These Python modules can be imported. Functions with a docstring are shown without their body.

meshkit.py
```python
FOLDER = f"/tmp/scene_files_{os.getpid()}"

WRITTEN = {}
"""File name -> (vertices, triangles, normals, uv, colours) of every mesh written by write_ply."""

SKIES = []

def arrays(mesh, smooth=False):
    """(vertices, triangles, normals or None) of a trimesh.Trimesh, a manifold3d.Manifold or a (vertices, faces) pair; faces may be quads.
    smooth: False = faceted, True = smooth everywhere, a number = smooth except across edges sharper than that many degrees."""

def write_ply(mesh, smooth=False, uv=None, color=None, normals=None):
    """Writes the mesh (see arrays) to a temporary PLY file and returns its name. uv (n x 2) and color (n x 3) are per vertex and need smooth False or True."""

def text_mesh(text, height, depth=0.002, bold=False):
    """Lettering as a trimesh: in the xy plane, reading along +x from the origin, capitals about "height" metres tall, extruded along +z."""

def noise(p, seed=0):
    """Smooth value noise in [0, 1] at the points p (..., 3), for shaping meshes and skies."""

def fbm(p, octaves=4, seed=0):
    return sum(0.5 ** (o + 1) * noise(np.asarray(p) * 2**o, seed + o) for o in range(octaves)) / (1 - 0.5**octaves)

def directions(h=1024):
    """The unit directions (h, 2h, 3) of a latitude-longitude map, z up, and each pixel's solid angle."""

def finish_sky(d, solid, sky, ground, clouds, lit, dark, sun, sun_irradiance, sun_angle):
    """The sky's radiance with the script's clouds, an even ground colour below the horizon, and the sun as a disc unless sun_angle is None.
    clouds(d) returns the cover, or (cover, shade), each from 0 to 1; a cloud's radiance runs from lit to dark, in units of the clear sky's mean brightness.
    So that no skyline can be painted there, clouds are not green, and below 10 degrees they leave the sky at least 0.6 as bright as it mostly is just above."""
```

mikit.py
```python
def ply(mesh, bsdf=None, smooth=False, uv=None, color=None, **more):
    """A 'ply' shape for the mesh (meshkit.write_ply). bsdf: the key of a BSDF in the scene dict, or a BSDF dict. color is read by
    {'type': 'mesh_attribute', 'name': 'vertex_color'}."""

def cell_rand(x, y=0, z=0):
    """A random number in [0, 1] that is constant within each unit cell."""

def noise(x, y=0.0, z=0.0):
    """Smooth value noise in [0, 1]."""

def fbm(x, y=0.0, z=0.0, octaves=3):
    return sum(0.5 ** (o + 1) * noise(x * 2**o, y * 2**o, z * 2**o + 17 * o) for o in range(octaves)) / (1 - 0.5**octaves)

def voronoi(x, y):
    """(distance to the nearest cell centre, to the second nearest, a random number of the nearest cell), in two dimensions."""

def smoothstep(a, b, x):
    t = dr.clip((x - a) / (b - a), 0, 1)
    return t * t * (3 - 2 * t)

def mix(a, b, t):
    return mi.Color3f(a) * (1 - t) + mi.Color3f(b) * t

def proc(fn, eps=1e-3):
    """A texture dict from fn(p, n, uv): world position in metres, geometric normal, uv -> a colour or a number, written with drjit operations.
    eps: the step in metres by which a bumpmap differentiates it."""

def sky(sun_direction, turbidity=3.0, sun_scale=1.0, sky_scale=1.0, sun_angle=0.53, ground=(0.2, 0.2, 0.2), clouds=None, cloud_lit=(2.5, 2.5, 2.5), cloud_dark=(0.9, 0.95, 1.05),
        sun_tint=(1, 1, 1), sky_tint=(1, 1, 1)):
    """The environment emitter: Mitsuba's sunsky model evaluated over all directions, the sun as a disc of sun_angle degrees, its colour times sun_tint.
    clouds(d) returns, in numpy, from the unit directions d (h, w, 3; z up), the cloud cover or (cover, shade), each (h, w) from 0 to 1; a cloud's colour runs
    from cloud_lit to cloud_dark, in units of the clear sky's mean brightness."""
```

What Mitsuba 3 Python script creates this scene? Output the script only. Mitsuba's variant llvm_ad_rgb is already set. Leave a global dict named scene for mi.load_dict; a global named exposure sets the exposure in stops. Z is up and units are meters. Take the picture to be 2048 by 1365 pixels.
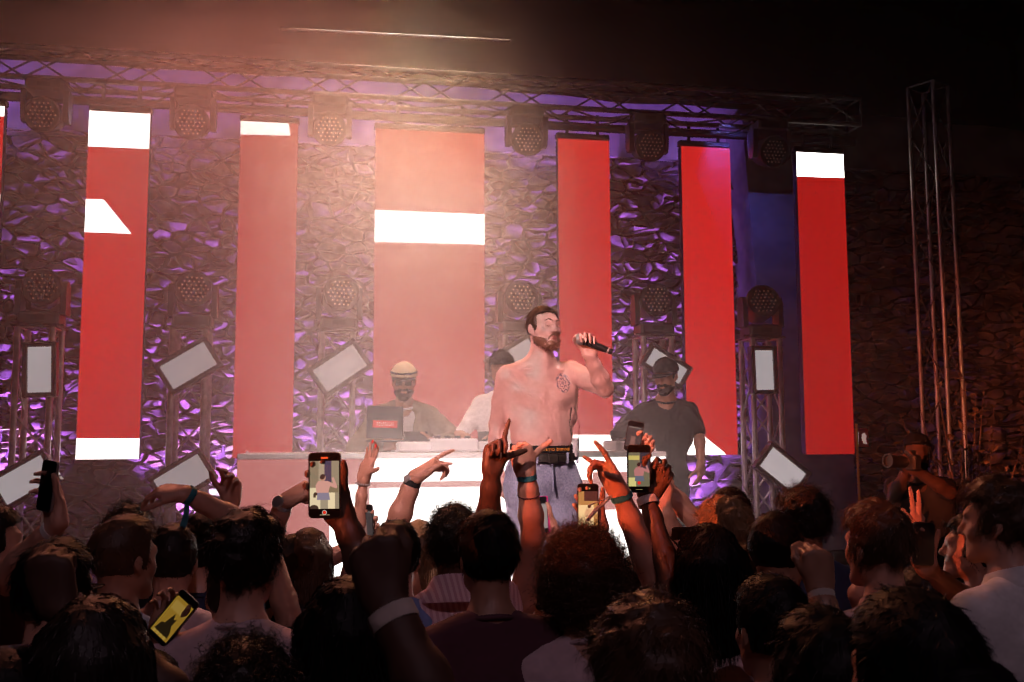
import math, random
import numpy as np, trimesh, drjit as dr, mitsuba as mi
import shapely
from shapely.geometry import Polygon, Point, box as sbox, LineString
from shapely import affinity
import mikit, meshkit
T = mi.ScalarTransform4f
scene, labels = {'type': 'scene'}, {}
rng = np.random.default_rng(7)
# ------------------------------------------------------------------ camera
CZ, YAW, PITCH, ROLL, FPX = 1.9, 0.179, 0.0999, -0.0038, 1991.0
CAM = np.array([0, 0, CZ])
FWD = np.array([math.sin(YAW) * math.cos(PITCH), math.cos(YAW) * math.cos(PITCH), math.sin(PITCH)])
_r = np.cross(FWD, [0, 0, 1]); _r /= np.linalg.norm(_r); _u = np.cross(_r, FWD)
RT = _r * math.cos(ROLL) + _u * math.sin(ROLL)
UP = -_r * math.sin(ROLL) + _u * math.cos(ROLL)
scene['camera'] = {'type': 'thinlens', 'to_world': T().look_at(origin=CAM.tolist(), target=(CAM + FWD).tolist(), up=UP.tolist()),
                   'fov': 2 * math.degrees(math.atan(1024 / FPX)), 'fov_axis': 'x', 'aperture_radius': 0.0022,
                   'focus_distance': 4.6, 'near_clip': 0.05, 'far_clip': 400.0}
exposure = 0.0
# ------------------------------------------------------------------ night sky
scene['sky'] = {**mikit.sky([0.3, -0.5, 0.06], turbidity=3, sun_scale=0.0, sky_scale=0.0006, sky_tint=(1.2, 0.9, 0.8)), 'sampling_weight': 0.15}
# ------------------------------------------------------------------ stage lamps (all out of frame or inside fixtures)
def spot(name, pos, to, rgb, power, cutoff=25, beam=None, weight=1.0):
    scene[name] = {'type': 'spot', 'to_world': T().look_at(origin=list(map(float, pos)), target=list(map(float, to)), up=[0.01, 0.02, 1]),
                   'intensity': {'type': 'rgb', 'value': [float(c * power) for c in rgb]}, 'cutoff_angle': float(cutoff),
                   'beam_width': float(beam if beam else cutoff * 0.6), 'sampling_weight': float(weight)}
spot('key_lamp', (-1.9, -0.6, 5.0), (1.1, 5.2, 1.9), (1.0, 0.60, 0.57), 240, 11, 6, 2)
spot('booth_lamp', (-2.0, 0.2, 5.8), (0.35, 7.0, 2.0), (1.0, 0.80, 0.76), 220, 8, 4, 1.5)
spot('side_lamp', (-5.0, -1.2, 2.9), (0.9, 3.1, 2.50), (1.0, 0.16, 0.06), 1000, 8.2, 2, 2)
spot('smoke_lamp', (-1.2, 8.1, 7.8), (-0.8, 3.0, 0.2), (1.0, 0.30, 0.19), 50, 42, 24, 3)
spot('beam_lamp', (0.60, 8.1, 12.5), (0.62, 7.8, 1.8), (1.0, 0.66, 0.47), 1250, 9.6, .5, 3)
spot('rim_lamp', (4.6, 7.6, 4.9), (1.2, 5.2, 2.0), (1.0, 0.78, 0.66), 60, 8.5, 5, 1)
spot('house_lamp', (0.5, -4.0, 8.5), (0.0, 2.2, 1.4), (0.80, 0.52, 0.66), 33, 19, 12, 1.5)
spot('crowd_front_lamp', (0.8, 8.0, 5.6), (0.6, 2.6, 1.7), (1.0, 0.34, 0.12), 30, 25, 16, 1.5)
spot('buttress_lamp', (3.6, 8.7, 5.0), (4.25, 9.4, 3.6), (0.16, 0.15, 0.9), 10, 40, 14, 1)

# ------------------------------------------------------------------ helpers
def V(*a): return np.array(a, float)
DS = lambda d: d
def P(px, py, d):
    """A point of the place at depth d metres along the camera's axis (d is measured for every object by its size)."""
    return CAM + DS(d) * (FWD + RT * (px - 1024) / FPX + UP * (682.5 - py) / FPX)
def PY(px, py, y):
    r = FWD + RT * (px - 1024) / FPX + UP * (682.5 - py) / FPX
    return CAM + r * (y / r[1])
def cv(a, b, c): return a * RT + b * UP + c * FWD
def unit(v): v = np.asarray(v, float); return v / (np.linalg.norm(v) + 1e-12)
def numbered(name):
    if name not in labels and name not in scene and not any(k.startswith(name + '__') for k in scene): return name
    i = 1
    while True:
        k = f'{name}_{i:03d}'
        if k not in labels and k not in scene and not any(q.startswith(k + '__') for q in scene): return k
        i += 1
_cnt = {}
def thing(name, label, cat=None, group=None, kind=None):
    n = _cnt.get(name, 0); _cnt[name] = n + 1
    key = name if n == 0 else f'{name}_{n:03d}'
    labels[key] = {'label': label}
    if cat: labels[key]['category'] = cat
    if group: labels[key]['group'] = group
    if kind: labels[key]['kind'] = kind
    return key
def put(parent, name, mesh, bsdf, smooth=False, label=None, kind=None, **kw):
    """One shape entry: a part of parent, or the thing itself when name is ''."""
    base = parent if not name else f'{parent}__{name}'
    n = _cnt.get(base + '#', 0); _cnt[base + '#'] = n + 1
    key = base if n == 0 or not name else f'{base}_{n:03d}'
    scene[key] = mikit.ply(mesh, bsdf, smooth=smooth, **kw)
    if label or kind:
        labels[key] = {}
        if label: labels[key]['label'] = label
        if kind: labels[key]['kind'] = kind
    return key
def area(rgb, k=1.0, w=1.0): return {'type': 'area', 'radiance': {'type': 'rgb', 'value': [float(c * k) for c in rgb]}, 'sampling_weight': float(w)}
cat_ = trimesh.util.concatenate
def bx(c, s, R=None):
    m = trimesh.creation.box(extents=s)
    if R is not None: m.vertices = m.vertices @ np.asarray(R).T
    m.vertices += np.asarray(c, float); return m
def bev(c, s, b=0.006, R=None):
    """A box with chamfered edges."""
    s = np.asarray(s, float); b = min(b, s.min() * .45); h = s / 2; pts = []
    for sx in (-1, 1):
        for sy in (-1, 1):
            for sz in (-1, 1):
                g = np.array([sx, sy, sz])
                for k in range(3):
                    q = h - b; q[k] = h[k]; pts.append(g * q)
    m = trimesh.convex.convex_hull(np.array(pts))
    if R is not None: m.vertices = m.vertices @ np.asarray(R).T
    m.vertices += np.asarray(c, float); return m
def tube(pts, r, n=8, caps=True):
    """A tube along a polyline, with a radius per point."""
    p = np.asarray(pts, float); r = np.broadcast_to(np.asarray(r, float), (len(p),))
    t = np.gradient(p, axis=0); t /= np.linalg.norm(t, axis=1, keepdims=True) + 1e-12
    a = np.cross(t[0], [0, 0, 1.0] if abs(t[0][2]) < .9 else [1.0, 0, 0]); fr = []
    for i in range(len(p)):
        a = a - t[i] * (a @ t[i]); a /= np.linalg.norm(a) + 1e-12; fr.append(a)
    a = np.array(fr); b = np.cross(t, a); th = np.arange(n) * 2 * np.pi / n
    v = (p[:, None] + r[:, None, None] * (np.cos(th)[None, :, None] * a[:, None] + np.sin(th)[None, :, None] * b[:, None])).reshape(-1, 3)
    i, j = np.meshgrid(np.arange(len(p) - 1), np.arange(n), indexing='ij')
    q = np.stack([i * n + j, i * n + (j + 1) % n, (i + 1) * n + (j + 1) % n, (i + 1) * n + j], -1).reshape(-1, 4)
    f = np.vstack([q[:, [0, 1, 2]], q[:, [0, 2, 3]]])
    if caps:
        k = len(v); v = np.vstack([v, p[0], p[-1]]); e = (len(p) - 1) * n; jj = np.arange(n)
        f = np.vstack([f, np.stack([np.full(n, k), (jj + 1) % n, jj], 1), np.stack([np.full(n, k + 1), e + jj, e + (jj + 1) % n], 1)])
    return trimesh.Trimesh(v, f, process=False)
def frame(z, x=None):
    """Rotation whose columns are x, y, z axes; z given, x near the hint."""
    z = unit(z); x = np.asarray([1.0, 0, 0] if x is None else x, float)
    x = x - z * (x @ z)
    if np.linalg.norm(x) < 1e-6: x = np.cross(z, [0, 1.0, 0.3])
    x = unit(x); return np.stack([x, np.cross(z, x), z], 1)
def xf(m, R, t): m = m.copy(); m.vertices = m.vertices @ np.asarray(R).T + np.asarray(t, float); return m
def flat(poly, y0=0.0, facing=-1):
    """A shapely polygon (x, z) as a one-sided sheet at depth y, facing -y."""
    out = []
    for g in getattr(poly, 'geoms', [poly]):
        v, f = trimesh.creation.triangulate_polygon(g, engine='earcut'); f = np.asarray(f)
        a, b, c = v[f[:, 0]], v[f[:, 1]], v[f[:, 2]]
        s = (b - a)[:, 0] * (c - a)[:, 1] - (b - a)[:, 1] * (c - a)[:, 0]
        f[s < 0] = f[s < 0][:, ::-1]
        out.append(trimesh.Trimesh(np.c_[v[:, 0], np.full(len(v), y0), v[:, 1]], f if facing < 0 else f[:, ::-1], process=False))
    return cat_(out)
def lathe(prof, n=24):
    return trimesh.creation.revolve(np.asarray(prof, float), sections=n)
# ------------------------------------------------------------------ materials
def mat(name, rgb, rough=0.6, metal=0.0, spec=0.5, **k):
    c = rgb if isinstance(rgb, dict) else {'type': 'rgb', 'value': list(map(float, rgb))}
    scene[name] = {'type': 'twosided', 'bsdf': {'type': 'principled', 'base_color': c, 'roughness': rough, 'metallic': metal, 'specular': spec, **k}}
    return name
def grain(c0, c1, s, oct=3, seed=0.0):
    return mikit.proc(lambda p, n, uv: mikit.mix(c0, c1, mikit.smoothstep(.3, .7, mikit.fbm(p.x * s + seed, p.y * s, p.z * s, oct))))
mat('black_paint', (.016, .016, .017), .45)
mat('black_cloth', grain((.008, .008, .009), (.016, .015, .016), 30), .9)
mat('black_plastic', (.02, .02, .021), .35)
mat('alu', grain((.50, .49, .48), (.66, .65, .64), 24), .38, 0.85)
mat('diffuser', (.5, .5, .5), .55)
mat('truss_dark', grain((.06, .058, .056), (.10, .098, .095), 24), .5, 0.3)
mat('screen_off', (.01, .01, .011), .3)
mat('white_plastic', (.72, .72, .71), .4)
mat('lens_glass', (.55, .5, .42), .12, .7)
mat('stone', mikit.proc(lambda p, n, uv: mikit.mix((.045, .037, .032), (.19, .16, .14), mikit.smoothstep(.25, .75, mikit.fbm(p.x * 2.3, p.y * 5, p.z * 4.1, 2))) * (.62 + .5 * mikit.fbm(p.x * 26, p.y * 26, p.z * 26, 3))), .85)
mat('mortar', grain((.022, .018, .016), (.05, .043, .038), 7), .95)
mat('plaster', grain((.055, .055, .06), (.08, .078, .08), 5), .9)
mat('render_coat', grain((.20, .19, .19), (.30, .29, .28), 3), .9)
mat('deck', grain((.022, .02, .02), (.04, .038, .036), 9), .5)
mat('ground_mat', grain((.03, .03, .03), (.055, .052, .05), 3), .9)
# ================================================================== the setting
STAGE = 0.8
k = thing('ground', 'dark paved yard under the crowd', kind='structure')
put(k, '', bx((2, 10, -0.05), (140, 140, .1)), 'ground_mat')
k = thing('stage', 'low black stage deck with a plain front', kind='structure')
put(k, 'deck', bev((-1.1, 7.15, STAGE - .03), (9.9, 5.5, .06), .008), 'deck')
put(k, 'skirt', bx((-1.1, 7.15, (STAGE - .06) / 2), (9.7, 5.3, STAGE - .062)), 'black_cloth')
# ---- rubble wall
WY = 9.95
wall = thing('stone_wall', 'rough rubble stone wall lit purple from below behind the stage', 'wall')
def wall_top(x): return 5.52 - .012 * x + .025 * math.sin(1.3 * x + .6) + .012 * math.sin(5.1 * x + 2)
xs = np.linspace(-6, 11, 120)
outline = Polygon([(-6, 0)] + [(11, 0)] + [(x, wall_top(x)) for x in xs[::-1]])
wm = trimesh.creation.extrude_polygon(outline, .5, engine='earcut')
wm.vertices = np.c_[wm.vertices[:, 0], WY + .47 - wm.vertices[:, 2], wm.vertices[:, 1]]; wm.invert()
put(wall, 'mortar_bed', wm, 'mortar')
cap_ = outline.intersection(sbox(-6, 4.86, 11, 7)); cm_ = trimesh.creation.extrude_polygon(cap_, .10, engine='earcut')
cm_.vertices = np.c_[cm_.vertices[:, 0], WY - .001 - cm_.vertices[:, 2], cm_.vertices[:, 1]]; cm_.invert()
put(wall, 'rendered_top', cm_, 'render_coat', label='smooth rendered top band of the wall')
R_ = np.random.default_rng(3)
pts = []
z = .55
while z < 6.0:
    hgt = R_.uniform(.06, .135); x = -4.9 + R_.uniform(0, .3)
    while x < 8.6:
        w = hgt * R_.choice([1.1, 1.6, 2.2, 3.0, 4.0]) * R_.uniform(.8, 1.2); pts.append((x + w / 2 + R_.uniform(-.04, .04), z + hgt / 2 + R_.uniform(-.08, .08))); x += w
        if R_.random() < .25: pts.append((x + R_.uniform(-.05, .05), z + R_.uniform(0, hgt)))
    z += hgt
pts = np.array(pts); AN = 2.0
vor = shapely.voronoi_polygons(shapely.MultiPoint(pts * [1, AN]), extend_to=sbox(-6, 0, 10, 12))
stones = []
for g in vor.geoms:
    g = affinity.scale(g, 1, 1 / AN, origin=(0, 0)).intersection(sbox(-4.9, .7, 8.6, 4.86))
    g = g.buffer(-.008 - R_.uniform(0, .009)).simplify(.006)
    if g.is_empty or g.geom_type != 'Polygon' or g.area < .0025: continue
    c = np.array(g.exterior.coords)[:-1]
    if len(c) < 3: continue
    if Polygon(c).exterior.is_ccw is False: c = c[::-1]
    # denser, knocked-about outline
    d_ = []
    for i in range(len(c)):
        a, b = c[i], c[(i + 1) % len(c)]; L = np.linalg.norm(b - a)
        d_ += [a] + ([a + (b - a) * R_.uniform(.35, .65) + R_.normal(0, .13, 2) * L * .5] if L > .09 else [])
    c = np.array(d_); n = len(c); m = c.mean(0); dep = R_.uniform(.0, .09) ** 1.0 + .034; tilt = R_.normal(0, .30, 2)
    def ring(s, y): return np.c_[m[0] + (c[:, 0] - m[0]) * s, np.full(len(c), WY - y), m[1] + (c[:, 1] - m[1]) * s]
    off = (c - m) @ tilt + R_.normal(0, .011, n)
    r0, r1 = ring(1, 0), ring(.97, 0); r1[:, 1] = WY - np.maximum(dep * .7 + off, .008)
    r2 = ring(.80, 0); r2[:, 1] = WY - np.maximum(dep + off * .9 + R_.normal(0, .014, n) + .012, .012)
    ce = np.array([[m[0], WY - dep - R_.uniform(-.012, .035), m[1]]])
    v = np.vstack([r0, r1, r2, ce]); f = []
    for a in (0, 1):
        for i in range(n):
            j = (i + 1) % n; f += [(a * n + i, a * n + j, (a + 1) * n + j), (a * n + i, (a + 1) * n + j, (a + 1) * n + i)]
    f += [(2 * n + i, 2 * n + (i + 1) % n, 3 * n) for i in range(n)]
    stones.append((g.area, m, trimesh.Trimesh(v, f, process=False)))
def seen(m):
    v = np.array([m[0], WY, m[1]]) - CAM; d = v @ FWD
    px, py = 1024 + FPX * (v @ RT) / d, 682.5 - FPX * (v @ UP) / d
    gap = any(a < px < b for a, b in ((-60, 180), (285, 480), (585, 755), (965, 1120), (1215, 1365), (1455, 1500), (1705, 2000)))
    return -40 < px < 1950 and 235 < py < 1010 and gap
stones.sort(key=lambda s: -(s[0] + (10 if seen(s[1]) else 0)))
for a, m, s in stones[:300]: put(wall, 'stone', s, 'stone', smooth=62)
put(wall, 'small_stone', cat_([s[2] for s in stones[300:]]), 'stone', smooth=62, kind='stuff')
# ---- battered plaster buttress right of the fifth screen column
bt = thing('buttress', 'smooth plastered buttress with a sloping left edge against the stone wall', 'buttress')
a0, a1 = PY(1482, 215, 9.4), PY(1524, 700, 9.4)
sl = (a1[0] - a0[0]) / (a1[2] - a0[2]); zb, zt = .8, 5.25
bp = Polygon([(a0[0] + sl * (zb - a0[2]), zb), (a0[0] + 1.15, zb), (a0[0] + .95, zt), (a0[0] + sl * (zt - a0[2]), zt)])
bm = trimesh.creation.extrude_polygon(bp, .54, engine='earcut'); bm.vertices = np.c_[bm.vertices[:, 0], 9.94 - bm.vertices[:, 2], bm.vertices[:, 1]]; bm.invert()
put(bt, '', bm, 'plaster')

# ================================================================== screen columns
RED, WHITE = (0.46, 0.011, 0.008), (1.0, .93, .86)
mat('black_led', (.012, .012, .012), .5)
CX = {'Z': PY(9, 220, 8.80)[0] - .5, 'A': -2.081, 'B': -.831, 'C': .3554, 'D': 2.055, 'E': 3.2834, 'F': 4.4272}
CYY = {'Z': 8.80, 'A': 8.80, 'B': 8.867, 'C': 8.885, 'D': 8.90, 'E': 8.94, 'F': 8.845}
CT, CB = CZ + 2.8287, CZ - .1396
def column(name, blocks, label, w=.5):
    x0, y, zt = CX[name], CYY[name], CT + (-.03 if name == 'F' else 0)
    k = thing('screen_column', label, 'led screen', 'tall red video columns across the back of the stage')
    put(k, 'cabinet', bev((x0 + w / 2, y + .05, (zt + CB) / 2), (w - .004, .09, zt - CB), .004), 'black_led')
    put(k, 'header', bev((x0 + w / 2, y + .05, zt + .035), (w + .02, .07, .06), .01), 'black_paint')
    for s in (.2, .8): put(k, 'hanging_strap', bx((x0 + w * s, y + .05, zt + .16), (.03, .006, .2)), 'black_cloth')
    full = sbox(x0, CB, x0 + w, zt); whites = []
    for b in blocks:
        q = [PY(px, py, y) for px, py in b]; whites.append(Polygon([(p[0], p[2]) for p in q]).buffer(0).intersection(full))
    wh = shapely.union_all(whites) if whites else Polygon()
    put(k, 'screen', flat(full.difference(wh).buffer(-.0005), y), 'black_led', emitter=area(RED, dict(A=1.5, B=1.65, C=1.55, D=1.5, E=1.38, F=.86, Z=1.3)[name], .15))
    if not wh.is_empty: put(k, 'bright_block', flat(wh, y), 'black_led', emitter=area(WHITE, 5.0 if name == 'C' else 3.4, .8 if name == 'C' else .3))
B_ = lambda x0, y0, x1, y1: [(x0, y0), (x1, y0 + (x1 - x0) * .04), (x1, y1 + (x1 - x0) * .01), (x0, y1)]
column('Z', [B_(-200, 198, 30, 231), B_(-200, 380, 30, 482)], 'red video column cut off by the left edge of the photo, with white bars')
column('A', [[(150, 215), (330, 228), (330, 300), (150, 292)], [(150, 398), (207, 399), (263, 468), (150, 464)], [(130, 877), (300, 877), (300, 940), (130, 940)]],
       'leftmost full red video column, white at its top and bottom with a slanted white patch')
column('B', [[(460, 236), (577, 244), (581, 272), (460, 269)]], 'red video column with a slim white bar at its top, left of the booth middle')
column('C', [[(730, 419), (990, 430), (990, 490), (730, 484)], [(730, 893), (990, 893), (990, 940), (730, 940)]], 'double-wide red video column with a broad white bar behind the singer', 1.0)
column('D', [[(1100, 870), (1250, 870), (1250, 940), (1100, 940)]], 'plain red video column right behind the hand that holds the microphone')
column('E', [[(1365, 862), (1395, 862), (1448, 905), (1460, 920), (1365, 920)]], 'red video column behind the man in the black tee, white wedge at its foot')
column('F', [[(1580, 290), (1700, 296), (1700, 357), (1580, 353)]], 'rightmost red video column with a white block on top, beside the dark wall')

# ================================================================== trusses
def truss(k, p0, p1, w, r=.024, rb=.009, step=.42, up=(0, 0, 1), chords=4, m='alu'):
    """A box truss between two points: four chords and lacing on each side."""
    p0, p1 = np.asarray(p0, float), np.asarray(p1, float); ax = unit(p1 - p0); L = np.linalg.norm(p1 - p0)
    u = unit(np.asarray(up, float) - ax * (np.asarray(up, float) @ ax)); s = np.cross(ax, u)
    cs = [(w / 2) * (a * u + b * s) for a, b in ((1, 1), (1, -1), (-1, -1), (-1, 1))][:chords]
    for c in cs: put(k, 'chord', tube([p0 + c, p1 + c], r, 10), m, smooth=40)
    n = max(2, int(round(L / step)))
    for fc in range(chords):
        a, b = cs[fc], cs[(fc + 1) % chords]
        for i in range(n):
            q0, q1 = p0 + ax * L * i / n, p0 + ax * L * (i + 1) / n
            yield tube([q0 + (a if i % 2 else b), q1 + (b if i % 2 else a)], rb, 6)
        for i in (0, n): q = p0 + ax * L * i / n; yield tube([q + a, q + b], rb * 1.2, 6)
k = thing('roof_truss', 'long aluminium box truss running above the red video columns', 'truss')
lac = list(truss(k, (-5.5, 8.75, 5.06), (5.0, 8.75, 5.06), .26, m='truss_dark'))
put(k, 'lacing', cat_(lac), 'truss_dark', smooth=40, kind='stuff')
k = thing('front_pipe', 'dark overhead pipe crossing the top of the photo left of centre', 'pipe')
q0, q1 = PY(560, 58, 8.5), PY(1020, 82, 8.5)
put(k, '', tube([q0, q1], .014, 8), 'alu', smooth=40)
k = thing('hanging_pipe', 'straight black pipe just above the tops of the video columns', 'pipe')
put(k, '', tube([(-5.5, 8.93, CT + .13), (5.1, 8.93, CT + .13)], .04, 10), 'black_paint', smooth=40)
k = thing('truss_tower', 'tall bare aluminium truss tower at far right beside the dark wall', 'truss tower', None)
tw = P(1880, 700, 9.4)
for b in truss(k, (tw[0], tw[1], 0), (tw[0], tw[1], 5.3), .26, .019, .0065, .5, up=(.9, .44, 0), m='alu'): put(k, 'brace', b, 'truss_dark', smooth=40)

# ---- moving heads
def moving_head(pos, hang, aim, label, group):
    """A wash head: base, yoke with two arms, round head with 37 lenses. pos is where the base is fixed."""
    k = thing('moving_head', label, 'stage light', group); s = -1 if hang else 1
    pos = np.asarray(pos, float); z = V(0, 0, s)
    base = cat_([bev(pos + z * .055, (.30, .24, .11), .02), bev(pos + z * .012, (.34, .06, .024), .004)])
    put(k, 'base', base, 'black_plastic', smooth=30)
    put(k, 'display', bx(pos + z * .06 + V(0, -.122, 0), (.10, .004, .035)), 'screen_off')
    for sx in (-1, 1):
        prof = Polygon([(-.06, .10), (.06, .10), (.055, .28), (.03, .345), (-.03, .345), (-.055, .28)]).buffer(.012)
        m = trimesh.creation.extrude_polygon(prof, .045, engine='earcut')
        v = m.vertices; m.vertices = pos + np.c_[sx * .165 + (v[:, 2] - .0225), v[:, 0], s * v[:, 1]]
        if s < 0: m.invert()
        put(k, 'yoke_arm', m, 'black_plastic', smooth=30)
    c = pos + z * .29; f = frame(unit(aim))
    head = lathe([(0, -.17), (.09, -.17), (.125, -.13), (.135, -.02), (.142, .05), (.15, .085), (.15, .105), (.138, .11), (.136, .098), (0, .098)], 28)
    put(k, 'head', xf(head, f, c), 'black_plastic', smooth=30)
    ln = []
    for q in range(-3, 4):
        for r_ in range(-3, 4):
            if abs(q + r_) > 3: continue
            x_, y_ = .036 * (q + r_ / 2), .036 * r_ * .866
            d = lathe([(0.0, .106), (.005, .105), (.0075, .102), (.0075, .096)], 8); d.vertices += [x_, y_, 0]; ln.append(d)
    put(k, 'lens_cluster', xf(cat_(ln), f, c), 'lens_glass', smooth=True, kind='stuff')
TY = 8.2
tpx = [(80, 668), (383, 676), (675, 674), (1035, 676), (1306, 678), (1520, 684)]
where = ['at the far left edge', 'between the first two red columns', 'left of the laptop player', 'behind the head of the singer', 'behind the man in the black cap', 'beside the smooth buttress']
aims = [(0.15, -1, .10), (.1, -1, .2), (.2, -1, .12), (.1, -1, .1), (-.05, -1, .15), (-.1, -1, .28)]
towers = []
for i, (px, py) in enumerate(tpx):
    p = PY(px, py, TY); zt = 2.78; towers.append(p)
    k = thing('light_tower', f'short truss tower carrying tilted lamps {where[i]}', 'light tower', 'short truss towers along the back of the stage')
    for b in truss(k, (p[0], TY, STAGE + .02), (p[0], TY, zt), .25, .024, .0085, .33, up=(.02, 1, 0)): put(k, 'brace', b, 'alu', smooth=40)
    put(k, 'top_plate', bev((p[0], TY, zt + .006), (.33, .33, .012), .002), 'black_paint')
    put(k, 'base_plate', bev((p[0], TY, STAGE + .012), (.5, .5, .02), .003), 'black_paint')
    moving_head((p[0] + .01, TY, zt + .014), False, aims[i], f'moving head lamp on top of the tower {where[i]}', 'moving head lamps on the towers')
for i, px in enumerate((88, 385, 660, 1055, 1298, 1543)):
    p = PY(px, 230, 8.55)
    moving_head((p[0], 8.62, 4.90), True, (.1 * (i - 3) / 3, -1, -.25), 'moving head lamp hanging from the roof truss ' + ['at far left', 'left of the slim white bar', 'left of the double-wide column', 'right of the double-wide column', 'between the two plain red columns', 'in front of the buttress top'][i], 'moving head lamps under the roof truss')

for i in range(5):
    x0_, x1_ = [PY(px, 230, 8.55)[0] for px in (88, 385, 660, 1055, 1298, 1543)][i:i + 2]; sag = (.22, .12, .26, .16, .2)[i]
    k = thing('power_cable', 'thin black cable sagging under the roof truss ' + ['at far left', 'above the slim white bar', 'above the double-wide column', 'above the column right of the singer', 'above the wedge column'][i], 'cable', 'cables under the roof truss')
    t_ = np.linspace(0, 1, 15); put(k, '', tube(np.c_[x0_ + .1 + (x1_ - x0_ - .2) * t_, 8.60 + .03 * np.sin(t_ * 9), 4.93 - sag * 4 * t_ * (1 - t_)], .008, 6), 'black_paint', smooth=True)
# ---- strobe panels clamped to the towers
def strobe(px, py, rot, label, y=TY - .2, w=.205, h=.375, pitch=0.0):
    k = thing('strobe_panel', label, 'strobe light', 'rectangular strobe panels on the towers')
    c = PY(px, py, y); a = math.radians(rot)
    R = np.array([[math.cos(a), 0, -math.sin(a)], [0, 1, 0], [math.sin(a), 0, math.cos(a)]])
    q = math.radians(pitch); R = R @ np.array([[1, 0, 0], [0, math.cos(q), -math.sin(q)], [0, math.sin(q), math.cos(q)]])
    fr = [bev((sx * (w / 2 + .018), 0, 0), (.036, .09, h + .072), .006) for sx in (-1, 1)] + [bev((0, 0, sz * (h / 2 + .018)), (w - .002, .088, .036), .006) for sz in (-1, 1)]
    put(k, 'housing', xf(cat_(fr + [bx((0, .03, 0), (w, .02, h))]), R, c), 'black_plastic')
    put(k, 'diffuser', xf(bev((0, -.012, 0), (w - .002, .03, h - .002), .004), R, c), 'diffuser', emitter=area((.38, .355, .365), 1.0, .02))
    put(k, 'bracket', xf(bev((0, .09, 0), (.05, .09, .08), .006), R, c), 'black_paint')
strobe(81, 740, 2, 'upright strobe panel on the leftmost tower', w=.17, h=.345)
strobe(378, 732, -58, 'tilted strobe panel high on the tower between the first two red columns')
strobe(680, 737, -55, 'tilted strobe panel high on the tower left of the laptop player')
strobe(1030, 722, -58, 'strobe panel half hidden behind the shoulder of the singer')
strobe(1331, 733, 58, 'strobe panel showing on both sides of the black cap', w=.15, h=.34)
strobe(1526, 741, 1, 'upright strobe panel on the rightmost tower', w=.165, h=.34)
strobe(50, 960, -59, 'tilted low strobe panel at the left edge behind a raised phone')
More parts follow.
